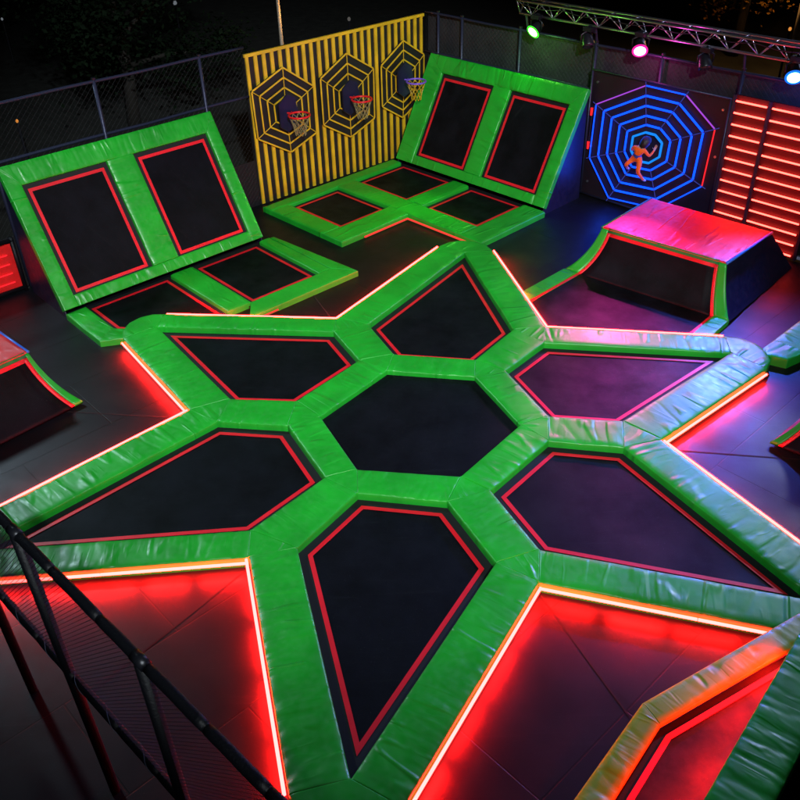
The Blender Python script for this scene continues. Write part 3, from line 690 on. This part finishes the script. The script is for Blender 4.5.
# ------------------------------------------------------------------ yellow striped wall with three webs
yw = thing('striped_wall', 'tall black climbing wall with yellow vertical stripes at the back left', 'wall', FLf(2.23, 0, 0))
MB().box(FLf(0, -.10, 0), FLf.X * 4.47, FLf.Y * .08, Vector((0, 0, 2.84))).build('backboard', M['board'], yw)
mb = MB(); ns = 25
for i in range(ns):
    a = .015 + (4.47 - .10) * i / (ns - 1); w = .070 if 0 < i < ns - 1 else .06
    mb.box(FLf(a, -.018, .02), FLf.X * w, FLf.Y * .03, Vector((0, 0, 2.78)))
mb.build('slats', M['yellow'], yw)
mb = MB().box(FLf(-.01, -.02, 2.80), FLf.X * 4.49, FLf.Y * .045, Vector((0, 0, .055))); mb.build('top_rail', M['yellow'], yw)
def web(name, label, F, V, C, fr_, mats, rw, d0, cat='web', group=None, backing=None, spokes=True, th=.02, grow=1.0, inner=None):
    """rope web: V outer corners (a,h) round C, rings at the fractions fr_"""
    t = thing(name, label, cat, F(C[0], d0, C[1]), group)
    n = len(V); V = [Vector(v) for v in V]; C = Vector(C)
    if backing:
        O = [C + (v - C) * 1.0 for v in V]
        vs = [F(p.x, d0 - .03, p.y) for p in O] + [F(p.x, d0 - .005, p.y) for p in O]
        mesh('backing_panel', vs, [tuple(range(n)), tuple(range(n, 2 * n))[::-1]] + [(i, (i + 1) % n, n + (i + 1) % n, n + i) for i in range(n)], M[backing], t)
    for ri, f in enumerate(fr_):
        main = MB(); mm = None
        for i in range(n):
            p = C + (V[i] - C) * f; q = C + (V[(i + 1) % n] - C) * f; m_ = mats(ri, i)
            pa_ = F(p.x, d0 + th, p.y); qa_ = F(q.x, d0 + th, q.y); dd = (qa_ - pa_).normalized(); nn = dd.cross(F.Y).normalized() * (rw(ri) / 2)
            MB().box(pa_ - nn + dd * .01, (qa_ - pa_) - dd * .02, nn * 2, F.Y * .012).build('ring_segment', M[m_], t)
    if spokes:
        for v in V:
            q = C + (v - C) * grow; p = C + (v - C) * (fr_[-1])
            MB().tube([F(p.x, d0 + th + .008, p.y), F(q.x, d0 + th + .008, q.y)], .008, 6).build('spoke', M[spokes], t)
    return t
yl = ['left', 'middle', 'right']
Vs = [([(.76, 2.50), (1.44, 2.02), (1.43, 1.12), (.77, .89), (.04, 1.33), (.02, 2.21)], (.74, 1.68)),
      ([(2.31, 2.47), (2.99, 2.05), (2.97, 1.05), (2.31, .81), (1.62, 1.22), (1.62, 2.12)], (2.31, 1.60)),
      ([(3.83, 2.44), (4.42, 2.06), (4.40, 1.20), (3.78, .87), (3.20, 1.23), (3.20, 2.06)], (3.82, 1.60))]
for (V, C), nm in zip(Vs, yl):
    web('rope_web', {'left': 'yellow hexagonal rope web on the striped wall, nearest the left ramp', 'middle': 'yellow hexagonal rope web between two others on the striped wall',
                     'right': 'yellow hexagonal rope web on the striped wall, beside the back ramp pads'}[nm], FLf, V, C, (1, .78, .56, .36), lambda r_, i: 'yellow', lambda r_: .028, .05,
        'rope web', 'yellow webs on the striped wall', backing='board', spokes='yellow')

# ------------------------------------------------------------------ dark wall with blue web, red slat wall
dw = thing('dark_wall', 'dark panel wall with a thin frame carrying the blue web', 'wall', FBk(5.2, 0, 0))
MB().box(FBk(3.85, .03, .03), FBk.X * 2.78, FBk.Y * .05, Vector((0, 0, 2.36))).build('panel', M['maroon'], dw)
mb = MB()
for (a, b) in (((3.85, 2.40), (6.63, 2.40)), ((3.85, .04), (6.63, .04)), ((3.87, .04), (3.87, 2.40)), ((6.61, .04), (6.61, 2.40))): mb.tube([FBk(a[0], .09, a[1]), FBk(b[0], .09, b[1])], .02, 8)
mb.build('frame', M['bluesteel'], dw, smooth=True)
mb = MB()
for (a, z) in ((4.0, 2.2), (6.5, 2.2), (6.5, .3), (4.0, .3), (4.0, 1.0), (6.52, 1.4)): mb.tube([FBk(a, .08, z), FBk(a, .10, z)], .022, 8)
mb.build('bolts', M['alu'], dw)
V8 = [(5.02, 2.33), (5.81, 2.32), (6.44, 1.87), (6.40, .85), (5.62, .20), (4.55, .12), (4.02, .79), (4.04, 1.81)]
def bm(r_, i):
    if r_ == 0: return 'led_red_soft' if i == 2 else ('led_violet' if i in (1, 7) else 'led_blue')
    return 'led_blue'
blueweb = web('light_web', 'big octagonal web of blue light tubes on the dark wall', FBk, V8, (5.2, 1.27), (1, .84, .68, .52, .37), bm, lambda r_: .022 if r_ == 0 else .035, .10, 'light web', spokes='led_spoke', grow=1.06)
C8 = Vector((5.2, 1.27)); mb = MB()
Vi = [C8 + (Vector(v) - C8) * .25 for v in V8]
for i in range(8):
    p, q = Vi[i], Vi[(i + 1) % 8]; mb.tube([FBk(p.x, .14, p.y), FBk(q.x, .14, q.y)], .022, 6)
mb.build('ring', M['led_cyan'], blueweb)
mesh('glow_panel', [FBk(p.x, .06, p.y) for p in Vi], [tuple(range(8))], M['led_deep'], blueweb)
# pair of red marker lights at the left side of the web
t = thing('marker_light', 'thin upright bar with two red marker lights left of the blue web', 'light', FBk(3.95, .1, 1.2))
MB().tube([FBk(3.96, .12, .95), FBk(3.96, .12, 1.75)], .009, 6).build('bar', M['bluesteel'], t)
for z in (1.02, 1.66): MB().tube([FBk(3.96, .13, z - .07), FBk(3.96, .13, z + .07)], [.02, .026], 8).build('lamp', M['led_red_soft'], t, smooth=True)

rw = thing('red_light_wall', 'wall of glowing red horizontal light tubes in two columns at the right', 'wall', FBk(7.45, 0, 0))
MB().box(FBk(6.66, .03, .03), FBk.X * 1.62, FBk.Y * .04, Vector((0, 0, 2.45))).build('panel', M['redboard'], rw)
mb = MB()
for a in (6.66, 7.27, 8.26): mb.box(FBk(a - .02, .07, .03), FBk.X * .045, FBk.Y * .04, Vector((0, 0, 2.45)))
mb.build('uprights', M['bluesteel'], rw)
for i in range(13):
    z = 2.395 - i * .1915
    if z < .05: break
    for (a0, a1) in ((6.71, 7.235), (7.33, 8.20)): MB().tube([FBk(a0, .12, z), FBk(a1, .12, z)], .015, 8).build('light_tube', M['led_bar'], rw, smooth=True)
def wall_wash(name, parent, a, z, sx, sz, power, col, dd=.16):
    La = bpy.data.lights.new(name, 'AREA'); La.shape = 'RECTANGLE'; La.size = sx; La.size_y = sz; La.energy = power; La.color = col
    lo = bpy.data.objects.new(name, La); COL.objects.link(lo); lo.parent = parent; c = FBk(a, dd, z) - parent_world(parent)
    zax = -FBk.Y; xax = FBk.X; yax = zax.cross(xax)
    lo.matrix_local = Matrix(((xax.x, yax.x, zax.x, c.x), (xax.y, yax.y, zax.y, c.y), (xax.z, yax.z, zax.z, c.z), (0, 0, 0, 1)))
wall_wash('tube_light', rw, 7.47, 1.25, 1.5, 2.3, 55, (1, .02, .015)); wall_wash('web_light', blueweb, 5.2, 1.2, 1.7, 1.7, 45, (.01, .08, 1), .2)
# a second red panel far left
rw2 = thing('red_light_panel', 'small framed red glowing panel on the fence, left of the left ramp', 'panel', FLf(-5.4, 0, 0))
MB().box(FLf(-6.6, .03, .08), FLf.X * 1.7, FLf.Y * .03, Vector((0, 0, .8))).build('panel', M['red_vinyl'], rw2)
mb = MB()
for z in (.06, .9): mb.tube([FLf(-6.65, .08, z), FLf(-4.85, .08, z)], .035, 8)
for a in (-6.62, -4.87): mb.tube([FLf(a, .08, 0), FLf(a, .08, .95)], .035, 8)
mb.build('frame', M['foam'], rw2, smooth=True)
for z in (.2, .36, .52, .68): MB().tube([FLf(-6.5, .08, z), FLf(-5.0, .08, z)], .012, 6).build('light_tube', M['led_red_soft'], rw2)

# ------------------------------------------------------------------ lighting truss with moving heads
tr = thing('lighting_truss', 'long aluminium lighting truss above the back fence carrying the lamps', 'truss', FB(5, -1.3, 3.1))
a0, a1 = 2.15, 12.0; zt_, zb_ = 3.40, 3.15
for bb, zc in ((-1.42, zt_), (-1.18, zt_), (-1.30, zb_)): MB().tube([FB(a0, bb, zc), FB(a1, bb, zc)], .024, 8).build('chord', M['alu'], tr, smooth=True)
mb = MB(); a = a0 + .03; s = .25; k = 0
while a < a1 - s:
    for bb in (-1.42, -1.18):
        p, q = (FB(a, bb, zt_), FB(a + s, -1.30, zb_)) if k % 2 == 0 else (FB(a, -1.30, zb_), FB(a + s, bb, zt_)); mb.tube([p, q], .010, 6)
    if k % 2 == 0: mb.tube([FB(a, -1.42, zt_), FB(a, -1.18, zt_)], .010, 6)
    a += s; k += 1
mb.tube([FB(a0, -1.42, zt_), FB(a0, -1.30, zb_), FB(a0, -1.18, zt_), FB(a0, -1.42, zt_)], .018, 6)
mb.build('lacing_bars', M['alu'], tr, smooth=True)
for a in (2.25, 3.83, 6.68, 9.6): MB().tube([FBk(a, .0, 2.85), FB(a, -1.36, 3.14)], .022, 8).build('bracket', M['bluesteel'], tr)

def lamp(label, a, z, lens, col, power, target, cone=50, blend=.8, b=-1.24, size=.06):
    p = FB(a, b, z); t = thing('stage_lamp', label, 'stage lamp', FB(a, b, z + .26), 'moving stage lamps on the truss')
    d = (Vector(target) - p).normalized() if target else Vector((.1, -.5, -.85)).normalized()
    MB().box(FB(a - .09, b - .07, z + .17), FB.X * .18, FB.Y * .14, Vector((0, 0, .07))).build('base', M['steel'], t)
    side = d.cross(Vector((0, 0, 1))).normalized()
    mb = MB(); top = p + Vector((0, 0, .17))
    mb.tube([p + side * .13, p + side * .14 + Vector((0, 0, .12)), top + side * .05, top - side * .05, p - side * .14 + Vector((0, 0, .12)), p - side * .13], .017, 6); mb.build('yoke', M['steel'], t, smooth=True)
    hd = MB().tube([p - d * .15, p - d * .12, p - d * .02, p + d * .06, p + d * .10], [.05, .085, .10, .115, .112], 16).build('head', M['steel'], t, smooth=True)
    ln = MB().tube([p + d * .098, p + d * .106], [.10, .10], 20).build('lens', M[lens], hd, smooth=False)
    if power:
        rg = MB().tube([p + d * .088, p + d * .103], [.135, .135], 24).build('glass_ring', M[lens + '_rim'], hd)  # glowing ring added as the coloured halo round the lens
        sl = bpy.data.lights.new('spill', 'POINT'); sl.energy = 18; sl.color = col; sl.shadow_soft_size = .08
        so = bpy.data.objects.new('spill', sl); COL.objects.link(so); so.parent = t; so.location = p + d * .32 - t.location
        L_ = bpy.data.lights.new('beam', 'SPOT'); L_.energy = power; L_.color = col; L_.spot_size = R(cone); L_.spot_blend = blend; L_.shadow_soft_size = size
        lo = bpy.data.objects.new('beam', L_); COL.objects.link(lo); lo.parent = t
        lo.location = p + d * .13 - t.location; lo.rotation_euler = d.to_track_quat('-Z', 'Y').to_euler()
    MB().tube([FB(a, b, z + .24), FB(a, -1.30, z + .2 + .03)], .03, 8).build('clamp', M['steel'], t)
    return t
lamp('stage lamp shining green at the left end of the truss', 2.60, 2.95, 'lens_green', (.22, 1, .10), 420, (-1.2, 5.5, 0), 54)
lamp('stage lamp shining pink on the truss above the blue web', 4.85, 2.97, 'lens_pink', (1, .05, .50), 1500, (3.1, 1.7, 0), 36, 1.0)
lamp('stage lamp shining blue on the truss above the red light wall', 7.58, 3.01, 'lens_blue', (.06, .14, 1), 1900, (4.3, -.5, 0), 84, 1.0)
lamp('unlit stage lamp between the green and the pink lamp', 3.78, 2.90, 'lens_off', (1, 1, 1), 0, None)
lamp('unlit stage lamp between the pink and the blue lamp', 6.09, 2.91, 'lens_off', (1, 1, 1), 0, None)

# ------------------------------------------------------------------ unseen floodlight masts, added outside the frame to light the arena
def mast(label, x, y, h, target, power, cone, col=(1, .98, .92), blend=.9, size=.35):
    t = thing('added_floodlight', label, 'floodlight', (x, y, 0), 'added floodlight masts outside the arena')
    MB().tube([(x, y, 0), (x, y, h)], [.10, .06], 12).build('pole', M['concrete'], t, smooth=True)
    p = Vector((x, y, h + .1)); d = (Vector(target) - p).normalized(); s = d.cross(Vector((0, 0, 1))).normalized(); u = s.cross(d)
    hd = MB().box(p - s * .35 - u * .2 - d * .12, s * .7, u * .4, d * .22).build('housing', M['steel'], t)
    MB().box(p - s * .32 - u * .17 + d * .10, s * .64, u * .34, d * .01).build('lamp_glass', M['lens_white'], hd)
    L_ = bpy.data.lights.new('beam', 'SPOT'); L_.energy = power; L_.color = col; L_.spot_size = R(cone); L_.spot_blend = blend; L_.shadow_soft_size = size
    lo = bpy.data.objects.new('beam', L_); COL.objects.link(lo); lo.parent = t; lo.location = p + d * .3 - t.location; lo.rotation_euler = d.to_track_quat('-Z', 'Y').to_euler()
mast('added floodlight mast behind the viewer, out of view', 3.0, -17.0, 15.0, (-1.2, 4.8, 1.0), 24000, 38, (.86, .95, 1))
mast('added floodlight mast at the left fence, out of view', -11.5, 6.5, 8.2, (-1.2, .3, 0), 2700, 50, (.62, .85, 1), size=.5)
mast('added floodlight mast beyond the back fence, out of view', 14.5, 14.0, 10.5, (3.4, .4, 0), 6500, 40, (.52, .60, 1), size=.8)
# power cable looped along the truss
pts = [FB(2.3 + i * .12, -1.16, 3.36 - .05 * abs(math.sin(i * .41))) for i in range(76)]
MB().tube(pts, .009, 5).build('power_cable', M['black_vinyl'], tr, smooth=True)

# ------------------------------------------------------------------ people in the webs
def person(label, J, cols, hairdir=(0, 0, 0), s=1.0, hair_len=.0):
    """J: joint name -> world point. One continuous skinned body, cloth colours follow the limbs."""
    names = ['pelvis', 'belly', 'chest', 'neck', 'head0', 'head1', 'shL', 'elL', 'wrL', 'haL', 'shR', 'elR', 'wrR', 'haR', 'hipL', 'knL', 'anL', 'toL', 'hipR', 'knR', 'anR', 'toR']
    rad = dict(pelvis=.085, belly=.075, chest=.085, neck=.035, head0=.062, head1=.066, shL=.048, elL=.034, wrL=.024, haL=.026, shR=.048, elR=.034, wrR=.024, haR=.026,
               hipL=.070, knL=.048, anL=.030, toL=.026, hipR=.070, knR=.048, anR=.030, toR=.026)
    E = [('pelvis', 'belly'), ('belly', 'chest'), ('chest', 'neck'), ('neck', 'head0'), ('head0', 'head1'), ('chest', 'shL'), ('shL', 'elL'), ('elL', 'wrL'), ('wrL', 'haL'), ('chest', 'shR'), ('shR', 'elR'), ('elR', 'wrR'), ('wrR', 'haR'),
         ('pelvis', 'hipL'), ('hipL', 'knL'), ('knL', 'anL'), ('anL', 'toL'), ('pelvis', 'hipR'), ('hipR', 'knR'), ('knR', 'anR'), ('anR', 'toR')]
    J = {k: Vector(v) for k, v in J.items()}
    # fingers: five short chains out of each hand
    for sd in 'LR':
        hd = (J['ha' + sd] - J['wr' + sd]).normalized(); sdv = hd.cross(Vector((.3, .5, .8))).normalized(); cu = sdv.cross(hd)
        for q, (o_, ln) in enumerate(((-.024, .040), (-.012, .050), (0, .054), (.012, .048), (.020, .030))):
            if q == 4: b_ = J['ha' + sd] + sdv * .016 - hd * .02; e_ = b_ + sdv * .03 + hd * .02
            else: b_ = J['ha' + sd] + sdv * o_ + hd * .012; e_ = b_ + hd * ln - cu * .014
            J[f'f{sd}{q}a'] = b_; J[f'f{sd}{q}b'] = e_; rad[f'f{sd}{q}a'] = .008; rad[f'f{sd}{q}b'] = .006; names += [f'f{sd}{q}a', f'f{sd}{q}b']
            E += [('ha' + sd, f'f{sd}{q}a'), (f'f{sd}{q}a', f'f{sd}{q}b')]
    base = J['pelvis'].copy()
    t = thing('person', label, 'person', base)
    me = bpy.data.meshes.new('body'); me.from_pydata([J[n_] - base for n_ in names], [(names.index(a), names.index(b)) for a, b in E], [])
    ob = bpy.data.objects.new('body_skel', me); COL.objects.link(ob)
    md = ob.modifiers.new('skin', 'SKIN'); md.use_smooth_shade = True
    for i, n_ in enumerate(names):
        sv = me.skin_vertices[0].data[i]; r_ = rad[n_] * s; sv.radius = (r_, r_); sv.use_root = (n_ == 'pelvis')
    sb = ob.modifiers.new('sub', 'SUBSURF'); sb.levels = 1; sb.render_levels = 1
    dg = bpy.context.evaluated_depsgraph_get(); dg.update(); ev = bpy.data.meshes.new_from_object(ob.evaluated_get(dg)); ev.name = 'body'
    bpy.data.objects.remove(ob)
    mats = ['skin', cols['top'], cols['sleeve'], cols['legs'], 'shoe', cols['waist']]
    ev.materials.clear()
    for m_ in mats: ev.materials.append(M[m_])
    def cl(a, b):
        if b.startswith('head') or b.startswith('f') or b.startswith('ha'): return 0
        if b == 'neck': return 0
        if b == 'belly': return 5
        if b in ('chest', 'shL', 'shR'): return 1
        if b[:2] in ('el', 'wr'): return 2
        if b[:2] == 'to': return 4
        return 3
    segs = [(J[a] - base, J[b] - base, cl(a, b)) for a, b in E]
    for p in ev.polygons:
        c_ = p.center; best = min(segs, key=lambda sg: seg_d(c_, sg[0], sg[1])); p.material_index = best[2]; p.use_smooth = True
    bo = bpy.data.objects.new('body', ev); COL.objects.link(bo); bo.parent = t
    # face: eyes, nose, ears on the side the head looks to
    h = (J['head0'] + J['head1']) / 2; look = Vector(J.get('look', (0, 1, 0))).normalized(); upv = (J['head1'] - J['neck']).normalized(); sd = look.cross(upv).normalized()
    mb = MB()
    mb.tube([h + look * .060, h + look * .085 - upv * .012], [.008, .011], 6); mb.build('nose', M['skin'], bo, smooth=True)
    mb = MB()
    for q in (-1, 1): mb.tube([h + look * .060 + sd * .026 * q + upv * .018, h + look * .070 + sd * .026 * q + upv * .018], .008, 8)
    mb.build('eyes', M['shoe'], bo); mb = MB().tube([h + look * .062 - upv * .035 - sd * .02, h + look * .066 - upv * .037, h + look * .062 - upv * .035 + sd * .02], .005, 6); mb.build('mouth', M['redcloth'], bo)
    mb = MB()
    for q in (-1, 1): mb.tube([h + sd * .062 * q, h + sd * .078 * q], [.018, .014], 8)
    mb.build('ears', M['skin'], bo, smooth=True)
    # hair: a cap of displaced shell and back-hanging locks
    vs = []; fs = []; nu, nv = 16, 10; hc = h + upv * .012
    for j in range(nv + 1):
        th = math.pi * .80 * j / nv
        for i in range(nu):
            ph = 2 * math.pi * i / nu; dirv = upv * math.cos(th) + (sd * math.cos(ph) + look * math.sin(ph)) * math.sin(th)
            rr = .088 + .012 * noise.noise(dirv * 6 + base * 3)
            if dirv.dot(look) > .35 and dirv.dot(upv) < .35: rr = .05
            q = hc + dirv * rr
            if dirv.dot(look) < .2 and j > nv * .55: q -= upv * hair_len * (j - nv * .55) / (nv * .45)
            vs.append(q)
    for j in range(nv):
        for i in range(nu): fs.append((j * nu + i, j * nu + (i + 1) % nu, (j + 1) * nu + (i + 1) % nu, (j + 1) * nu + i))
    mesh('hair', vs, fs, M['hair'], bo, smooth=True)
    return t
def seg_d(p, a, b):
    d = b - a; t_ = max(0, min(1, (p - a).dot(d) / max(1e-9, d.dot(d)))); return (p - a - d * t_).length
def hoop(label, C, rim, netm, bm_, seed):
    t = thing('basketball_hoop', label, 'basketball hoop', FLf(C[0], .08, C[1]), 'basketball hoops in the yellow webs')
    W = lambda a, d_, z: FLf(C[0] + a, .08 + d_, C[1] + z)
    out = [(-.22, -.24), (-.06, -.36), (.14, -.28), (.20, .0), (.16, .25), (-.02, .33), (-.22, .18)]
    n = len(out); vs = [W(a, .02 + .10, z) for a, z in out] + [W(a, .02 + .14, z) for a, z in out]
    mesh('backboard', vs, [tuple(range(n)), tuple(range(n, 2 * n))[::-1]] + [(i, (i + 1) % n, n + (i + 1) % n, n + i) for i in range(n)], M[bm_], t)
    MB().tube([W(0, 0, 0), W(0, .14, 0)], .03, 8).build('mount', M['steel'], t)
    MB().tube([W(-.05, .16, .0), W(0, .24, 0), W(.05, .16, 0)], .014, 6).build('bracket', M[rim], t)
    rr = .20; c = (.02, .24 + rr, 0)
    pts = [W(c[0] + rr * math.sin(2 * math.pi * i / 28), c[1] - rr * math.cos(2 * math.pi * i / 28), 0) for i in range(29)]
    MB().tube(pts, .019, 8, cap=False).build('rim', M[rim], t, smooth=True)
    mb = MB(); K = 10
    def npt(i, lv):
        th_ = 2 * math.pi * (i + .5 * lv) / K; r_ = rr * (1 - .17 * lv + .014 * lv * lv); return W(c[0] + r_ * math.sin(th_), c[1] - r_ * math.cos(th_), -.012 - .072 * lv)
    for lv in range(5):
        for i in range(K):
            mb.tube([npt(i, lv), npt(i, lv + 1)], .005, 4); mb.tube([npt(i, lv), npt(i - 1, lv + 1)], .005, 4)
    mb.build('net', M[netm], t)
hoop('basketball hoop with red rim in the yellow web nearest the left ramp', (.70, 1.72), 'rim_red', 'hoop_net', 'board_navy', 1)
hoop('basketball hoop with red rim in the middle yellow web', (2.25, 1.68), 'rim_red', 'hoop_net', 'board_navy', 2)
hoop('basketball hoop with blue-violet rim in the yellow web beside the back ramp', (3.74, 1.72), 'rim_violet', 'yellow', 'board_navy', 3)
def wb(a, d_, z): return FBk(5.2 + a, .14 + d_, 1.20 + z)
J = dict(pelvis=wb(-.03, .22, -.06), belly=wb(.0, .25, .02), chest=wb(.03, .26, .10), neck=wb(.06, .22, .17), head0=wb(.08, .20, .215), head1=wb(.10, .18, .27),
         shL=wb(-.10, .24, .12), elL=wb(-.17, .18, .03), wrL=wb(-.10, .08, .06), haL=wb(-.08, .06, .10), shR=wb(.13, .24, .10), elR=wb(.20, .18, .0), wrR=wb(.22, .08, .08), haR=wb(.22, .06, .12),
         hipL=wb(-.09, .22, -.10), knL=wb(-.16, .34, -.20), anL=wb(-.22, .16, -.33), toL=wb(-.24, .08, -.36), hipR=wb(.05, .22, -.10), knR=wb(.08, .30, -.29), anR=wb(.12, .14, -.47), toR=wb(.14, .07, -.50), look=tuple(-FBk.Y))
person('person in orange trousers and dark hair climbing in the middle of the blue web', J, dict(top='orange', sleeve='orange', waist='bluecloth', legs='orange'), s=.82, hair_len=.05)

# ------------------------------------------------------------------ beyond the fence
def tree(label, x, y, h, r, n, leaf, cat='tree', group=None, ls=.16, name='leafy_tree', z0=None):
    t = thing(name, label, cat, (x, y, -.06), group); rnd = random.Random(int(x * 10 + y))
    mb = MB(); mb.tube([(x, y, -.06), (x + .1, y, h * .3), (x, y + .1, h * .6), (x, y, h * .85)], [.18, .14, .09, .03], 8)
    tips = []
    for k in range(11):
        a = k * 2.4; z = h * (.3 + .045 * k); rr = r * (.55 + .35 * rnd.random()); e = Vector((x + rr * math.cos(a), y + rr * math.sin(a), z + .25 * h * rnd.random() + .2)); m_ = Vector((x, y, z)).lerp(e, .5) + Vector((0, 0, .1))
        mb.tube([(x, y, z), m_, e], [.07, .045, .012], 6); tips += [e, m_]
    tips.append(Vector((x, y, h * .85))); mb.build('trunk', M['bark'], t, smooth=True)
    vs = []; fs = []; cl = []
    for k in range(46):
        b = rnd.choice(tips); cl.append((b + Vector((rnd.gauss(0, .3), rnd.gauss(0, .3), rnd.gauss(0, .28))) * r * .5, r * rnd.uniform(.16, .34)))
    for k in range(n):
        c_, cr_ = rnd.choice(cl); p = c_ + Vector((rnd.gauss(0, 1), rnd.gauss(0, 1), rnd.gauss(0, .8))) * cr_ * .6
        u_ = Vector((rnd.uniform(-1, 1), rnd.uniform(-1, 1), rnd.uniform(-.6, .6))).normalized(); w_ = u_.cross(Vector((rnd.uniform(-1, 1), rnd.uniform(-1, 1), 1))).normalized(); l_ = ls * rnd.uniform(.6, 1.3)
        i = len(vs); vs += [p - u_ * l_ * .5, p + w_ * l_ * .3, p + u_ * l_ * .5, p - w_ * l_ * .3]; fs.append((i, i + 1, i + 2, i + 3))
    mesh('crown', vs, fs, M[leaf], t)
    return t
tree('dim green tree standing just beyond the left mesh fence', -6.7, 12.9, 4.4, 2.5, 11000, 'leaf', ls=.13)
tree('dark tree farther off beyond the left fence', -15, 22, 5, 3.6, 7000, 'leaf', ls=.22)
gt = tree('tree with golden lamp-lit leaves beyond the fence, above the red light wall', 9.9, 17.9, 4.6, 2.0, 6000, 'leaf_gold', ls=.13)
def pole(label, x, y, h, amat, power, arm=(.8, 0), col=(1, .5, .15), r=.14):
    t = thing('street_lamp', label, 'street lamp', (x, y, -.06), 'street lamps beyond the fence')
    MB().tube([(x, y, -.06), (x, y, h)], [.06, .035], 8).build('pole', M['concrete'], t, smooth=True)
    MB().tube([(x, y, h), (x + arm[0] * .5, y + arm[1] * .5, h + .15), (x + arm[0], y + arm[1], h + .1)], .03, 8).build('arm', M['concrete'], t, smooth=True)
    hp = Vector((x + arm[0], y + arm[1], h)); MB().tube([hp + Vector((0, 0, .12)), hp + Vector((0, 0, .0))], [.06, r], 12).build('lamp_head', M[amat], t, smooth=True)
    if power:
        L_ = bpy.data.lights.new('bulb', 'POINT'); L_.energy = power; L_.color = col; L_.shadow_soft_size = .12
        lo = bpy.data.objects.new('bulb', L_); COL.objects.link(lo); lo.parent = t; lo.location = hp - Vector((0, 0, .25)) - t.location
pole('street lamp with an orange glow behind the striped wall', -2.75, 12.2, 2.95, 'amber', 25, (.36, 0), r=.08)
pole('amber street lamp beside the golden tree', 10.6, 15.6, 3.2, 'amber', 160, (-.5, 0))
def far_lamp(label, pxx, pyy, z, mat, r=.1):
    r *= .7; p = at(pxx, pyy, z); t = thing('path_light', label, 'path light', (p.x, p.y, -.06), 'small lights in the dark beyond the fence')
    MB().tube([(p.x, p.y, -.06), (p.x, p.y, z - r)], .03, 6).build('pole', M['steel'], t)
    MB().tube([(p.x, p.y, z - r), (p.x, p.y, z), (p.x, p.y, z + r)], [r * .6, r, r * .6], 20).build('globe', M[mat], t, smooth=True)
far_lamp('small orange path light seen through the left mesh fence', 17, 121, 1.0, 'amber_dim', .045)
far_lamp('pale path light in the top left corner', 2, 19, 1.2, 'white_lamp', .05)
far_lamp('pale path light at the top edge above the dim tree', 175, 3, 1.2, 'white_lamp', .09)
far_lamp('faint path light above the striped wall', 349, 19, 1.2, 'window', .07)
far_lamp('whitish path light right of the golden leaves', 790, 29, 1.4, 'amber_dim', .06)

# ------------------------------------------------------------------ thin night haze round the lamps
HZ = False
if HZ:
    hb = MB().box((-40, -30, -1.2), (85, 0, 0), (0, 90, 0), (0, 0, 15.0)); m = bpy.data.materials.new('haze'); m.use_nodes = True; nt = m.node_tree
    nt.nodes.remove(nt.nodes['Principled BSDF']); pv = nt.nodes.new('ShaderNodeVolumePrincipled'); pv.inputs['Color'].default_value = (.8, .85, .9, 1); pv.inputs['Density'].default_value = .006; pv.inputs['Anisotropy'].default_value = .3
    nt.links.new(pv.outputs[0], nt.nodes['Material Output'].inputs['Volume'])
    ho = mesh('haze', hb.v, hb.f, m); ho['kind'] = 'stuff'

# ------------------------------------------------------------------ world and output
w = bpy.data.worlds.new('World'); scene.world = w; w.use_nodes = True; nt = w.node_tree; bg = nt.nodes['Background']
sky = nt.nodes.new('ShaderNodeTexSky'); sky.sky_type = 'NISHITA'; sky.sun_disc = False; sky.sun_elevation = R(-6); sky.sun_rotation = R(200)
nt.links.new(sky.outputs['Color'], bg.inputs['Color']); bg.inputs['Strength'].default_value = .05
scene.view_settings.view_transform = 'Standard'; scene.view_settings.look = 'None'; scene.view_settings.exposure = 0; scene.view_settings.gamma = 1
scene.render.resolution_x = scene.render.resolution_y = 1024
